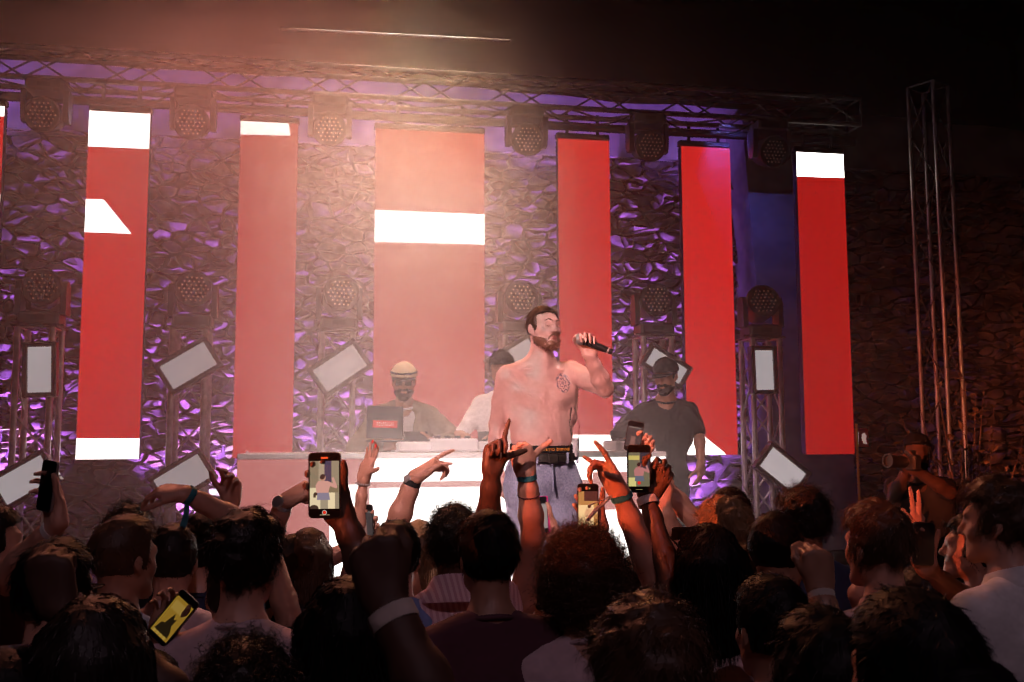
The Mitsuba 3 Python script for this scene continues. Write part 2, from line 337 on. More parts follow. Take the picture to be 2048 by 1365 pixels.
strobe(366, 957, -58, 'tilted low strobe panel behind the wrist with a dangling band')
strobe(1563, 940, 52, 'tilted low strobe panel near the foot of the rightmost tower')
# ---- uplights at the foot of the wall
mat('lamp_body', (.02, .02, .02), .5)
PUR = (.42, .13, 1.0)
upx = [-3.05, -1.2, .02, 1.6, 2.8, 3.62]
upw = [24, 32, 34, 30, 38, 10]
for i, x in enumerate(upx):
    k = thing('floor_uplight', 'small black uplight at the wall foot ' + ['at far left', 'between the first two columns', 'left of the laptop player', 'behind the singer', 'behind the man in the black tee', 'by the rightmost tower'][i], 'uplight', 'uplights along the wall foot')
    put(k, 'lamp_housing', xf(lathe([(0, -.1), (.07, -.1), (.08, .06), (.066, .06), (.06, 0), (0, 0)], 16), frame((0, .22, 1)), (x, 9.38, STAGE + .15)), 'lamp_body', smooth=30)
    put(k, 'yoke', bev((x, 9.38, STAGE + .03), (.2, .05, .05), .006), 'lamp_body')
    spot(f'uplight_lamp_{i:03d}', (x, 9.38, STAGE + .24), (x, 9.95, STAGE + 1.1), PUR, upw[i] * 8.5, 40, 10, 6)

for i, x in enumerate((-3.4, -1.6, .2, 2.0, 3.6)): spot(f'upper_wall_lamp_{i:03d}', (x, 9.30, 4.60), (x + .1, 9.95, 5.35), (.36, .17, 1.0), (3.6, 2.8, 3.4, 3.2, 2.6)[i], 58, 34, 1.2)
# ================================================================== booth
BY = 6.3
bl, brr, btop = PY(474, 906, BY), PY(1334, 905, BY), PY(900, 905, BY)[2]
booth = thing('player_booth', 'long booth with a bright video front in white and pale red', 'booth')
x0, x1 = bl[0], brr[0]
put(booth, 'top_board', bev(((x0 + x1) / 2, BY + .36, btop - .02), (x1 - x0, .70, .035), .005), 'white_plastic')
put(booth, 'cabinet', bx(((x0 + x1) / 2, BY + .33, (btop - .04 + STAGE) / 2), (x1 - x0 - .006, .6, btop - .042 - STAGE)), 'black_led')
zz = lambda py: PY(900, py, BY)[2]; xx = lambda px: PY(px, 950, BY)[0]
full = sbox(x0, STAGE + .02, x1, btop - .003)
wh = shapely.union_all([sbox(xx(727), zz(948), x1, btop - .003), sbox(xx(727), zz(963), xx(1188), zz(940)), sbox(xx(740), STAGE + .05, xx(1188), zz(975)), sbox(xx(660), STAGE + .05, xx(722), zz(968)), sbox(xx(1188), STAGE + .05, xx(1310), zz(1026))])
put(booth, 'screen', flat(full.difference(wh), BY + .028), 'black_led', emitter=area((.54, .16, .145), 1.0, .2), label='pale red part of the booth front')
put(booth, 'bright_block', flat(wh, BY + .028), 'black_led', emitter=area(WHITE, 2.6, .9), label='white glowing part of the booth front')
# laptop
mat('laptop_shell', (.035, .034, .034), .4, .5)
mat('sticker_red', (.62, .05, .04), .5)
lp = thing('laptop', 'dark laptop with a red sticker on its raised lid, on a stand on the booth', 'laptop')
c = PY(770, 845, 6.75); dz = btop
put(lp, 'lid', xf(bev((0, 0, 0), (.245, .010, .225), .004), frame((.02, .25, 1), (1, .05, 0)), c), 'laptop_shell')
put(lp, 'keyboard_base', bev(c + V(.01, -.02 + .15, -.125), (.25, .23, .014), .004), 'laptop_shell')
st = xf(bev((0, -.0075, -.015), (.165, .004, .05), .001), frame((.02, .25, 1), (1, .05, 0)), c); put(lp, 'sticker', st, 'sticker_red')
tm = meshkit.text_mesh('IIIIIIIII', .022, .001); tm.vertices -= tm.bounds.mean(0); tm = xf(tm, np.array([[1, 0, 0], [0, 0, -1], [0, 1, 0]]), (0, -.0105, -.015)); tm = xf(tm, frame((.02, .25, 1), (1, .05, 0)), c)
put(lp, 'sticker_lettering', tm, 'white_plastic')
ls = thing('laptop_stand', 'folding black stand under the laptop', 'laptop stand')
for sx in (-.1, .1):
    put(ls, 'leg', tube([c + V(sx, .05, -.135), c + V(sx * 1.1, .18, -.2), (c[0] + sx * 1.2, c[1] + .16, dz + .012), (c[0] + sx * 1.2, c[1] - .02, dz + .012)], .008, 6), 'alu', smooth=40)
# mixer, players
mat('gear_grey', (.55, .55, .56), .45)
mx = thing('mixer', 'pale grey mixer in the middle of the booth top', 'mixer')
c = PY(905, 893, 6.55)
put(mx, 'case', bev((c[0], c[1], btop + .045), (.30, .30, .085), .01), 'gear_grey')
for i in range(4):
    for j in range(3): put(mx, 'knob', tube([(c[0] - .1 + i * .066, c[1] - .09 + j * .08, btop + .086), (c[0] - .1 + i * .066, c[1] - .09 + j * .08, btop + .105)], .01, 8), 'black_plastic', smooth=40)
for px, d_, t_ in ((835, 6.6, 'left of the mixer'), (985, 6.6, 'behind the singer, right of the mixer'), (1255, 6.6, 'at the right end of the booth')):
    pl = thing('deck_player', f'flat grey deck player on the booth {t_}', 'deck player', 'deck players on the booth'); c = PY(px, 895, d_)
    put(pl, 'case', bev((c[0], c[1], btop + .035), (.26, .32, .065), .01), 'gear_grey')
    put(pl, 'jog_wheel', tube([(c[0], c[1] - .02, btop + .068), (c[0], c[1] - .02, btop + .082)], .085, 24), 'black_plastic', smooth=40)
    put(pl, 'display', xf(bev((0, 0, 0), (.16, .008, .08), .002), frame((0, .6, 1)), (c[0], c[1] + .13, btop + .10)), 'screen_off')
for i, px in enumerate((495, 607, 646, 793, 1272, 1311)):
    kn = thing('booth_stud', 'tiny white stud on the booth edge, ' + ['first from the left', 'second from the left', 'third from the left', 'below the laptop', 'second from the right', 'first from the right'][i], 'stud', 'tiny white studs on the booth edge'); q = PY(px, 903, BY + .04)
    put(kn, '', tube([(q[0], BY + .05, btop - .004), (q[0], BY + .05, btop + .014), (q[0], BY + .05, btop + .018)], [.007, .007, .003], 8), 'white_plastic', smooth=40)

# ================================================================== right side: sign, pole, stage-side shrub
mat('sign_white', (.6, .58, .56), .5); mat('sign_red', (.5, .05, .05), .5); mat('yellow_paint', (.55, .28, .02), .5)
sg = thing('emergency_sign', 'small square safety sign on the dark wall right of the last red column', 'sign')
c = PY(1722, 876, WY - .13); 
put(sg, 'board', bev(c, (.165, .012, .195), .003), 'sign_red')
fig = shapely.union_all([Point(-.045, .05).buffer(.017), Polygon([(-.062, .03), (-.03, .03), (-.035, -.07), (-.06, -.07)]), Polygon([(.005, .035), (.035, .055), (.06, .02), (.05, -.02), (.065, -.07), (.02, -.06), (.0, -.01)])])
put(sg, 'pictogram', flat(affinity.translate(fig, c[0], c[2]), c[1] - .0085), 'sign_white', emitter=area((.34, .20, .18), 1.0, .01))
pl = thing('yellow_pole', 'thin yellow pole at the lower right corner of the last red column', 'pole')
a = PY(1709, 930, 8.78)
put(pl, '', tube([(a[0] + .035, 8.78, .82), (a[0] + .035, 8.78, 2.05)], .012, 8), 'yellow_paint', smooth=40)
# ================================================================== bodies: smooth blended volumes, meshed sparsely
def cone(a, b, ra, rb=None): return ('c', np.asarray(a, float), np.asarray(b, float), float(ra), float(ra if rb is None else rb))
def ell(c, r, R=np.eye(3)): return ('e', np.asarray(c, float), np.asarray(r, float), np.asarray(R, float))
F32 = np.float32
def sdf1(pr, p):
    """p: (..., 3) float32 points."""
    if pr[0] == 'c':
        ab = (pr[2] - pr[1]).astype(F32); L = F32(ab @ ab + 1e-12); q = p - pr[1].astype(F32)
        t = q @ ab; t /= L; np.clip(t, 0, 1, out=t); q -= t[..., None] * ab
        d = np.sqrt(np.einsum('...i,...i->...', q, q)); t *= F32(pr[4] - pr[3]); d -= t; d -= F32(pr[3]); return d
    q = (p - pr[1].astype(F32)) @ (pr[3] / pr[2]).astype(F32); k0 = np.sqrt(np.einsum('...i,...i->...', q, q)); q /= pr[2].astype(F32); k1 = np.sqrt(np.einsum('...i,...i->...', q, q))
    return k0 * (k0 - 1) / np.maximum(k1, F32(1e-9))
def bound(pr):
    if pr[0] == 'c':
        r = max(pr[3], pr[4]); return np.minimum(pr[1], pr[2]) - r, np.maximum(pr[1], pr[2]) + r
    r = pr[2].max(); return pr[1] - r, pr[1] + r
def smin(a, b, k):
    h = np.maximum(k - np.abs(a - b), 0); return np.minimum(a, b) - h * h / (4 * k)
def surface(groups, h, cuts=(), grow=0.0, disp=None):
    """groups: [(k inside, k to the rest, prims)]; cuts: [(normal, point)] keep the side where (p - point).normal < 0. Surface nets on the blocks near the surface."""
    prims = [(gi, p) for gi, g in enumerate(groups) for p in g[2]]
    bb = [bound(p) for _, p in prims]; lo = np.min([b[0] for b in bb], 0) - grow - 2 * h; hi = np.max([b[1] for b in bb], 0) + grow + 2 * h
    B = 8; nb = np.ceil((hi - lo) / (B * h)).astype(int)
    idx = np.stack(np.meshgrid(*[np.arange(n) for n in nb], indexing='ij'), -1).reshape(-1, 3)
    cen = (lo + (idx + .5) * B * h).astype(F32); rad = B * h * .87
    kmax = max(max(g[0], g[1]) for g in groups)
    pos = [i for i, (gi, _) in enumerate(prims) if groups[gi][1] >= 0]
    dc = np.stack([sdf1(p, cen) for _, p in prims]); dm = dc[pos].min(0)
    keep = np.abs(dm - grow) < rad * 1.12 + kmax * .4 + (.012 if disp else 0)
    cuts = [c_ if isinstance(c_, list) else [c_] for c_ in cuts]
    for c_ in cuts:
        if len(c_) == 1: keep &= (cen - c_[0][1]) @ np.asarray(c_[0][0], float) < rad * 1.1
    idx, cen, dc, dm = idx[keep], cen[keep], dc[:, keep], dm[keep]
    l = np.stack(np.meshgrid(*[np.arange(B + 1)] * 3, indexing='ij'), -1).reshape(-1, 3)
    val = np.full((len(idx), len(l)), 9.0, F32); allp = (lo + (idx[:, None] * B + l[None]) * h).astype(F32)
    for gi, g in enumerate(groups):
        gv = np.full_like(val, 9.0)
        for (pi, p), d in zip([(a, b) for a, b in prims], dc):
            if pi != gi: continue
            m = np.nonzero(d < np.maximum(dm, 0) + 2.05 * rad + kmax)[0]
            if len(m) == 0: continue
            pts = allp[m]
            gv[m] = smin(gv[m], sdf1(p, pts), g[0]) if g[0] > 1e-4 else np.minimum(gv[m], sdf1(p, pts))
        val = smin(val, gv, g[1]) if g[1] >= 0 else np.maximum(val, -gv)
    val -= grow
    if cuts or disp:
        pts = allp
        if disp: val = val + disp(pts)
        for c_ in cuts: val = np.maximum(val, np.min([(pts - o_) @ np.asarray(n_, float) for n_, o_ in c_], 0))
    g = val.reshape(-1, B + 1, B + 1, B + 1)
    corner = np.stack([g[:, i:i + B, j:j + B, k:k + B] for i in (0, 1) for j in (0, 1) for k in (0, 1)], -1).reshape(-1, 8)
    cell = (idx[:, None] * B + np.stack(np.meshgrid(*[np.arange(B)] * 3, indexing='ij'), -1).reshape(-1, 3)[None]).reshape(-1, 3)
    s = corner < 0; act = s.any(1) & ~s.all(1); corner, cell, s = corner[act], cell[act], s[act]
    co = np.array([[i, j, k] for i in (0, 1) for j in (0, 1) for k in (0, 1)], float)
    acc, cnt = np.zeros((len(cell), 3)), np.zeros(len(cell))
    for a in range(8):
        for b in range(a + 1, 8):
            if np.abs(co[a] - co[b]).sum() != 1: continue
            m = s[:, a] != s[:, b]; t = corner[m, a] / (corner[m, a] - corner[m, b])
            acc[m] += co[a] + t[:, None] * (co[b] - co[a]); cnt[m] += 1
    v = lo + (cell + acc / cnt[:, None]) * h
    N = nb * B + 2; key = (cell[:, 0] * N[1] + cell[:, 1]) * N[2] + cell[:, 2]
    o = np.argsort(key); key, v, s, cell = key[o], v[o], s[o], cell[o]; faces = []
    for ax, (e1, e2) in enumerate((((0, 1, 0), (0, 0, 1)), ((0, 0, 1), (1, 0, 0)), ((1, 0, 0), (0, 1, 0)))):
        c1 = (4, 2, 1)[ax]; m = np.nonzero(s[:, 0] != s[:, c1])[0]
        step = lambda e: (e[0] * N[1] + e[1]) * N[2] + e[2]
        k0 = key[m]; ids = [m]
        for d in (step(e1), step(e1) + step(e2), step(e2)):
            q = np.minimum(np.searchsorted(key, k0 - d), len(key) - 1); ids.append(np.where(key[q] == k0 - d, q, -1))
        ids = np.stack(ids, 1); ok = (ids >= 0).all(1); ids = ids[ok]; fl = s[m][ok][:, 0]
        ids[~fl] = ids[~fl][:, ::-1]; faces += [ids[:, [0, 1, 2]], ids[:, [0, 2, 3]]]
    return trimesh.Trimesh(v, np.vstack(faces), process=False)

def Rz(a): a = math.radians(a); return np.array([[math.cos(a), math.sin(a), 0], [-math.sin(a), math.cos(a), 0], [0, 0, 1]])   # + turns the face to the right
def Rx(a): a = math.radians(a); return np.array([[1, 0, 0], [0, math.cos(a), -math.sin(a)], [0, math.sin(a), math.cos(a)]])      # + looks up
def Ry(a): a = math.radians(a); return np.array([[math.cos(a), 0, math.sin(a)], [0, 1, 0], [-math.sin(a), 0, math.cos(a)]])      # + tilts to the right

def head_prims(c, R, s=1.0, jaw=1.0):
    p = lambda x, y, z: c + R @ (np.array([x, y, z]) * s)
    E = lambda x, y, z, a, b, d: ell(p(x, y, z), np.array([a, b, d]) * s, R)
    C = lambda a, b, r0, r1: cone(p(*a), p(*b), r0 * s, r1 * s)
    skull = [E(0, -.012, .03, .076, .096, .094), E(0, .03, -.028, .060, .060, .088), C((-.044, .018, -.06), (-.014, .072, -.098 * jaw), .024, .017), C((.044, .018, -.06), (.014, .072, -.098 * jaw), .024, .017),
             C((-.012, .074, -.097 * jaw), (.012, .074, -.097 * jaw), .017, .017), C((-.03, .082, .028), (.03, .082, .028), .013, .013), C((-.045, .06, -.02), (-.035, .07, -.03), .018, .016), C((.045, .06, -.02), (.035, .07, -.03), .018, .016)]
    nose = [C((0, .092, .012), (0, .110, -.026), .009, .0125), C((-.013, .095, -.030), (.013, .095, -.030), .0085, .0085)]
    lips = [C((-.018, .090, -.058), (.018, .090, -.058), .007, .007), C((-.016, .089, -.068), (.016, .089, -.068), .0075, .0075)]
    ears = []
    for q in (-1, 1):
        ears.append(ell(p(q * .077, -.008, -.004), np.array([.010, .019, .030]) * s, R @ Rz(q * -22)))
        ears.append(C((q * .075, .0, -.03), (q * .074, .004, -.038), .008, .006))
    return skull, nose, lips, ears
FING = [(.030, .091, 0, (.043, .026, .021)), (.009, .096, .002, (.047, .030, .022)), (-.012, .091, 0, (.043, .028, .022)), (-.031, .081, -.003, (.034, .021, .019))]
POSES = {'relax': ([(20, 25, 15), (25, 30, 18), (30, 35, 20), (35, 38, 22)], (.75, .6, -.3), (10, 15)),
         'open': ([(-4, 8, 5), (0, 8, 5), (2, 10, 6), (-2, 12, 6)], (.95, .5, -.1), (0, 5)),
         'fist': ([(78, 95, 60), (80, 98, 62), (82, 98, 62), (84, 95, 60)], (.35, .85, -.5), (35, 45)),
         'point': ([(2, 6, 4), (68, 85, 50), (74, 90, 55), (78, 90, 55)], (.5, .75, -.45), (30, 35)),
         'vee': ([(4, 8, 4), (8, 10, 5), (66, 88, 55), (74, 90, 55)], (.4, .8, -.5), (35, 35)),
         'horns': ([(6, 14, 8), (70, 88, 50), (72, 88, 50), (10, 14, 8)], (.9, .55, -.1), (0, 10)),
         'thumb': ([(74, 92, 55), (78, 94, 58), (80, 94, 58), (82, 92, 55)], (.92, .62, .05), (-8, -10)),
         'droop': ([(38, 28, 14), (48, 30, 16), (55, 34, 18), (60, 36, 18)], (.55, .8, -.35), (15, 15)),
         'grip': ([(52, 62, 38), (54, 64, 40), (56, 64, 40), (58, 62, 38)], (.62, .72, -.42), (22, 28)),
         'phone': ([(10, 42, 40), (12, 46, 40), (14, 50, 40), (18, 50, 40)], (.42, .80, -.42), (-12, 12)),
         'gun': ([(2, 6, 4), (66, 80, 50), (72, 85, 50), (76, 88, 50)], (.95, .45, .0), (-5, -5)),
         'flick': ([(4, 10, 6), (52, 60, 40), (60, 66, 40), (14, 12, 8)], (.55, .55, -.75), (0, 0))}
def hand_prims(w, d, n, side, pose, s=1.0):
    """w wrist, d towards the fingers, n out of the back of the hand; side 'R' or 'L'."""
    y = unit(d); z = unit(np.asarray(n, float) - y * (np.asarray(n, float) @ y)); x = np.cross(y, z); F = np.stack([x, y, z], 1)
    tx = -1 if side == 'R' else 1
    L = lambda a: w + F @ (np.asarray(a, float) * s)
    curls, td, tb = POSES[pose] if isinstance(pose, str) else pose
    palm, fingers = [], []
    for i, (fx, fy, fz, ln) in enumerate(FING):
        m = np.array([tx * fx, fy, fz]); palm.append(cone(L((tx * fx * .55, .004, 0)), L(m - [0, .006, .002]), .0175 * s, .0125 * s))
        sp = tx * fx * 2.6; a = 0.0; q = m; chain = []
        for j in range(3):
            a += math.radians(curls[i][j])
            dv = np.array([math.sin(sp) * math.cos(a) * (1 if a < 1 else .3), math.cos(sp) * math.cos(a), -math.sin(a)]); q2 = q + unit(dv) * ln[j]
            r = (.0096, .0086, .0078, .0066); chain.append(cone(L(q), L(q2), r[j] * s * (1 - .09 * (i == 3)), r[j + 1] * s * (1 - .09 * (i == 3)))); q = q2
        fingers.append(chain)
    palm.append(cone(L((tx * .016, .020, -.006)), L((tx * .036, .054, -.010)), .0175 * s, .0135 * s))
    palm.append(cone(L((-tx * .024, .02, -.006)), L((-tx * .026, .06, -.006)), .014 * s, .012 * s))
    q = np.array([tx * .036, .050, -.010]); dv = unit(np.array([tx * td[0], td[1], td[2]])); th = []
    for j, l_ in enumerate((.036, .031, .024)):
        if j: 
            b = math.radians(tb[j - 1]); sd = np.array([-tx, .2, -.5]); dv = unit(dv * math.cos(b) + unit(sd - dv * (sd @ dv)) * math.sin(b))
        r = (.0125, .0112, .0100, .0082); th.append(cone(L(q), L(q + dv * l_), r[j] * s, r[j + 1] * s)); q = q + dv * l_
    fingers.append(th)
    return palm, fingers, F
def ik(S, W, l1, l2, pole):
    v = W - S; D = np.linalg.norm(v); k = max(1.0, D / ((l1 + l2) * .995)); l1, l2 = l1 * k, l2 * k
    u = v / D; a = (l1 * l1 - l2 * l2 + D * D) / (2 * D); hgt = math.sqrt(max(l1 * l1 - a * a, 0)); q = np.asarray(pole, float); q = unit(q - u * (q @ u))
    return S + u * a + q * hgt, k

# ---- hair
def ribbons(root, dirv, length, bend, n_seg, width, seed, curl=0.0, curl_n=2.0, taper=.35):
    """Strands as thin ribbons: root and first direction per strand, bend is added along the way."""
    g = np.random.default_rng(seed); N = len(root); t = np.linspace(0, 1, n_seg + 1)
    L = np.broadcast_to(length, (N,))[:, None, None]
    pos = root[:, None] + dirv[:, None] * L * t[None, :, None] + bend[:, None] * L * (t[None, :, None] ** 2)
    if curl:
        a = np.cross(dirv, g.normal(size=(N, 3))); a /= np.linalg.norm(a, axis=1, keepdims=True) + 1e-9; b = np.cross(dirv, a)
        ph = g.uniform(0, 6.28, (N, 1)); w = curl_n * 6.28 * t[None] * g.uniform(.7, 1.3, (N, 1)) + ph
        am = curl * np.minimum(1, t * 2.5)[None, :, None]
        pos = pos + am * (a[:, None] * np.cos(w)[..., None] + b[:, None] * np.sin(w)[..., None])
    tg = np.gradient(pos, axis=1); sd = np.cross(tg, g.normal(size=(N, 1, 3))); sd /= np.linalg.norm(sd, axis=2, keepdims=True) + 1e-9
    w = width * (1 - (1 - taper) * t)[None, :, None] * .5
    v = np.stack([pos - sd * w, pos + sd * w], 2).reshape(-1, 3)
    base = (np.arange(N)[:, None] * (n_seg + 1) + np.arange(n_seg)[None]).reshape(-1) * 2
    f = np.concatenate([np.stack([base, base + 1, base + 3], 1), np.stack([base, base + 3, base + 2], 1)])
    return trimesh.Trimesh(v, f, process=False)
def hair_mesh(c, R, s, style, seed, n=1800, beardless=True):
    """Scalp volume plus strands. Styles: short, fade, thick, wavy, messy, curly, afro, long, tied, sleek."""
    g = np.random.default_rng(seed); p = lambda x, y, z: c + R @ (np.array([x, y, z]) * s); D = lambda v: R @ np.asarray(v, float)
    E = lambda x, y, z, a, b, d: ell(p(x, y, z), np.array([a, b, d]) * s, R)
    thick = dict(short=.006, fade=.004, thick=.010, wavy=.013, messy=.010, curly=.012, afro=.034, long=.010, tied=.005, sleek=.007)[style]
    pr = [E(0, -.012, .032, .078, .098, .094)]
    if style in ('wavy', 'thick', 'messy', 'curly', 'short'): pr.append(E(0, .012, .060, .066, .080, .074))
    groups = [(.03, .02, pr)]
    cuts = [[(D((0, 1, .12)), p(0, .036, 0)), (D((0, .30, -1)), p(0, .082, .078))], [(D((0, 1, 0)), p(0, .003 if style != 'fade' else .022, 0)), (D((0, 0, -1)), p(0, 0, -.028 if style != 'fade' else -.02))], (D((0, .25, -1)), p(0, 0, -.078 if style != 'fade' else -.06))]
    fall = []
    if style == 'afro': cuts = [(D((0, .75, -.66)), p(0, .075, -.01)), (D((0, .1, -1)), p(0, 0, -.12))]; groups = [(.03, .02, [E(0, -.02, .03, .082, .098, .096), E(0, -.03, -.03, .075, .08, .07)])]
    if style in ('long', 'sleek'):
        for q in np.linspace(-1, 1, 7):
            a = q * 1.9; fall.append(cone(p(.068 * math.sin(a), -.03 - .060 * math.cos(a), .02), p(.085 * math.sin(a), -.045 - .05 * math.cos(a), -.30 if style == 'long' else -.20), .030 * s, .018 * s))
        groups.append((.03, .03, fall)); cuts = [(D((0, .80, -.60)), p(0, .062, .045))] if style == 'sleek' else [(D((0, .85, -.52)), p(0, .066, .04))]
    if style == 'tied': groups.append((.01, .01, [E(0, -.115, .055, .042, .042, .042)]))
    amp = dict(wavy=.012, messy=.010, curly=.010, afro=.012, thick=.006).get(style, .003)
    ph = g.uniform(0, 50)
    cap = surface(groups, .010, cuts, grow=thick * s, disp=lambda q: (meshkit.noise(q * 38 + ph, 3) - .5) * amp * 2 + (meshkit.noise(q * ([150, 150, 26] if style in ('long', 'sleek', 'tied') else [110, 110, 110]) + ph, 8) - .5) * .006)
    cap.fix_normals() if False else None
    n = int(n * .86); nrm = np.array(cap.vertex_normals); pick = g.choice(len(cap.vertices), n); root, nv = np.array(cap.vertices)[pick] - nrm[pick] * .003, nrm[pick]
    up, back = D((0, 0, 1)), D((0, -1, 0)); q = (root - c) @ R / s
    fl = root - p(0, -.055, .13); fl -= nv * (fl * nv).sum(1, keepdims=True); fl /= np.linalg.norm(fl, axis=1, keepdims=True) + 1e-9
    clump = np.stack([meshkit.noise(root * 42 + 7 * i + seed, i) for i in range(3)], 1) * 2 - 1
    jit = g.normal(size=(n, 3)); low = q[:, 2:3] < 0
    if style in ('short', 'fade'):
        keep = (q[:, 2] > (.02 if style == 'fade' else -.04)); root, nv, jit, q = root[keep], nv[keep], jit[keep], q[keep]
        fl, clump = fl[keep], clump[keep]; d = nv * .34 + fl * .7 + jit * .14 + clump * .25
        st = ribbons(root, d / np.linalg.norm(d, axis=1, keepdims=True), g.uniform(.012, .026, len(root)) * s, -nv * .2, 2, .0022, seed)
    elif style == 'thick':
        d = nv * .16 + fl * .85 + jit * .12 + clump * .3
        st = ribbons(root, d / np.linalg.norm(d, axis=1, keepdims=True), g.uniform(.02, .045, n) * s, -nv * .25, 3, .0022, seed)
    elif style in ('wavy', 'messy'):
        d = nv * (.22 if style == 'wavy' else .3) + fl * .8 + jit * .14 + clump * .36
        st = ribbons(root, d / np.linalg.norm(d, axis=1, keepdims=True), g.uniform(.025, .055, n) * s, -nv * .3 - up * .2 + clump * .2, 5, .0021, seed, curl=.005 if style == 'wavy' else .003, curl_n=1.1, taper=.15)
    elif style == 'curly':
        d = nv * .4 + jit * .3 + clump * .5 + fl * .3
        st = ribbons(root, d / np.linalg.norm(d, axis=1, keepdims=True), g.uniform(.025, .05, n) * s, -nv * .25 + jit[::-1] * .2, 7, .0022, seed, curl=.0065, curl_n=1.8)
    elif style == 'afro':
        d = nv * .35 + jit * .55
        st = ribbons(root, d / np.linalg.norm(d, axis=1, keepdims=True), g.uniform(.022, .042, n) * s, jit[::-1] * .3 + nv * .15, 8, .0021, seed, curl=.007, curl_n=1.8)
    elif style in ('long', 'sleek'):
        dn = np.where(q[:, 2:3] > .035, fl * 1.0 + nv * .10, -up * 1.0 + nv * .16) + jit * .06 + clump * .08
        tp_ = (q[:, 2] > .035); st = ribbons(root + nv * .003, dn / np.linalg.norm(dn, axis=1, keepdims=True), np.where(tp_, g.uniform(.025, .05, n), g.uniform(.05, .13, n)) * s, np.where(tp_[:, None], nv * -.45 - up * .25, nv * -.05) + jit[::-1] * .06, 5, .0024, seed, curl=.003, curl_n=.8)
    else:
        bk = back + nv * .06 + jit * .05 + up * .1
        st = ribbons(root + nv * .002, bk / np.linalg.norm(bk, axis=1, keepdims=True), g.uniform(.02, .05, n) * s, nv * -.3, 3, .0020, seed)
    return cat_([cap, st]), cap
SKIN = {}
def skin_mat(name, rgb, rough=.45):
    a = np.array(rgb); return mat(name, mikit.proc(lambda p, n, uv: mikit.mix((a * (.86, .78, .76)).tolist(), (a * 1.08).tolist(), mikit.fbm(p.x * 34, p.y * 34, p.z * 34, 3))), rough, spec=.45)
skin_mat('skin_fair', (.46, .25, .18)); skin_mat('skin_tan', (.30, .16, .105)); skin_mat('skin_dark', (.11, .055, .036)); skin_mat('skin_deep', (.055, .024, .014), .65)
mat('hair_black', (.004, .003, .003), .55, spec=.14); mat('hair_dark', (.011, .007, .005), .5, spec=.25); mat('hair_brown', (.05, .024, .013), .5, spec=.3); mat('hair_blond', (.17, .10, .05), .5, spec=.3)
def cloth(name, a, s=420, rough=.85, var=.14):
    a = np.array(a, float)
    return mat(name, mikit.proc(lambda p, n, uv: mikit.mix((a * (1 - var)).tolist(), (a * (1 + var)).tolist(), mikit.fbm(p.x * 60, p.y * 60, p.z * 60, 3))), rough, spec=.2, sheen=.3)
cloth('cloth_black', (.014, .013, .014)); cloth('cloth_white', (.60, .58, .58)); cloth('cloth_pink', (.46, .34, .36)); cloth('cloth_blue', (.17, .25, .48)); cloth('cloth_greyblue', (.24, .31, .42)); cloth('cloth_maroon', (.075, .03, .04)); cloth('cloth_navy', (.03, .04, .08)); cloth('cloth_hotpink', (.75, .06, .32)); cloth('cloth_sand', (.42, .36, .32)); cloth('cloth_jacket', (.13, .11, .075))
mat('cloth_stripe', mikit.proc(lambda p, n, uv: mikit.mix((.10, .15, .30), (.34, .40, .52), mikit.smoothstep(.4, .6, .5 + .5 * dr.sin(p.x * 260 + p.z * 420)))), .85)
mat('cloth_pinkstripe', mikit.proc(lambda p, n, uv: mikit.mix((.50, .30, .34), (.62, .46, .48), mikit.smoothstep(.35, .65, .5 + .5 * dr.sin(p.x * 330 + p.y * 60 + p.z * 30)))), .85)
mat('denim', mikit.proc(lambda p, n, uv: mikit.mix((.155, .175, .27), (.37, .41, .54), mikit.smoothstep(.2, .8, mikit.fbm(p.x * 9, p.y * 9, p.z * 7, 3) * .7 + .3 * mikit.noise(p.x * 260, p.y * 260, p.z * 120)))), .85, spec=.2)

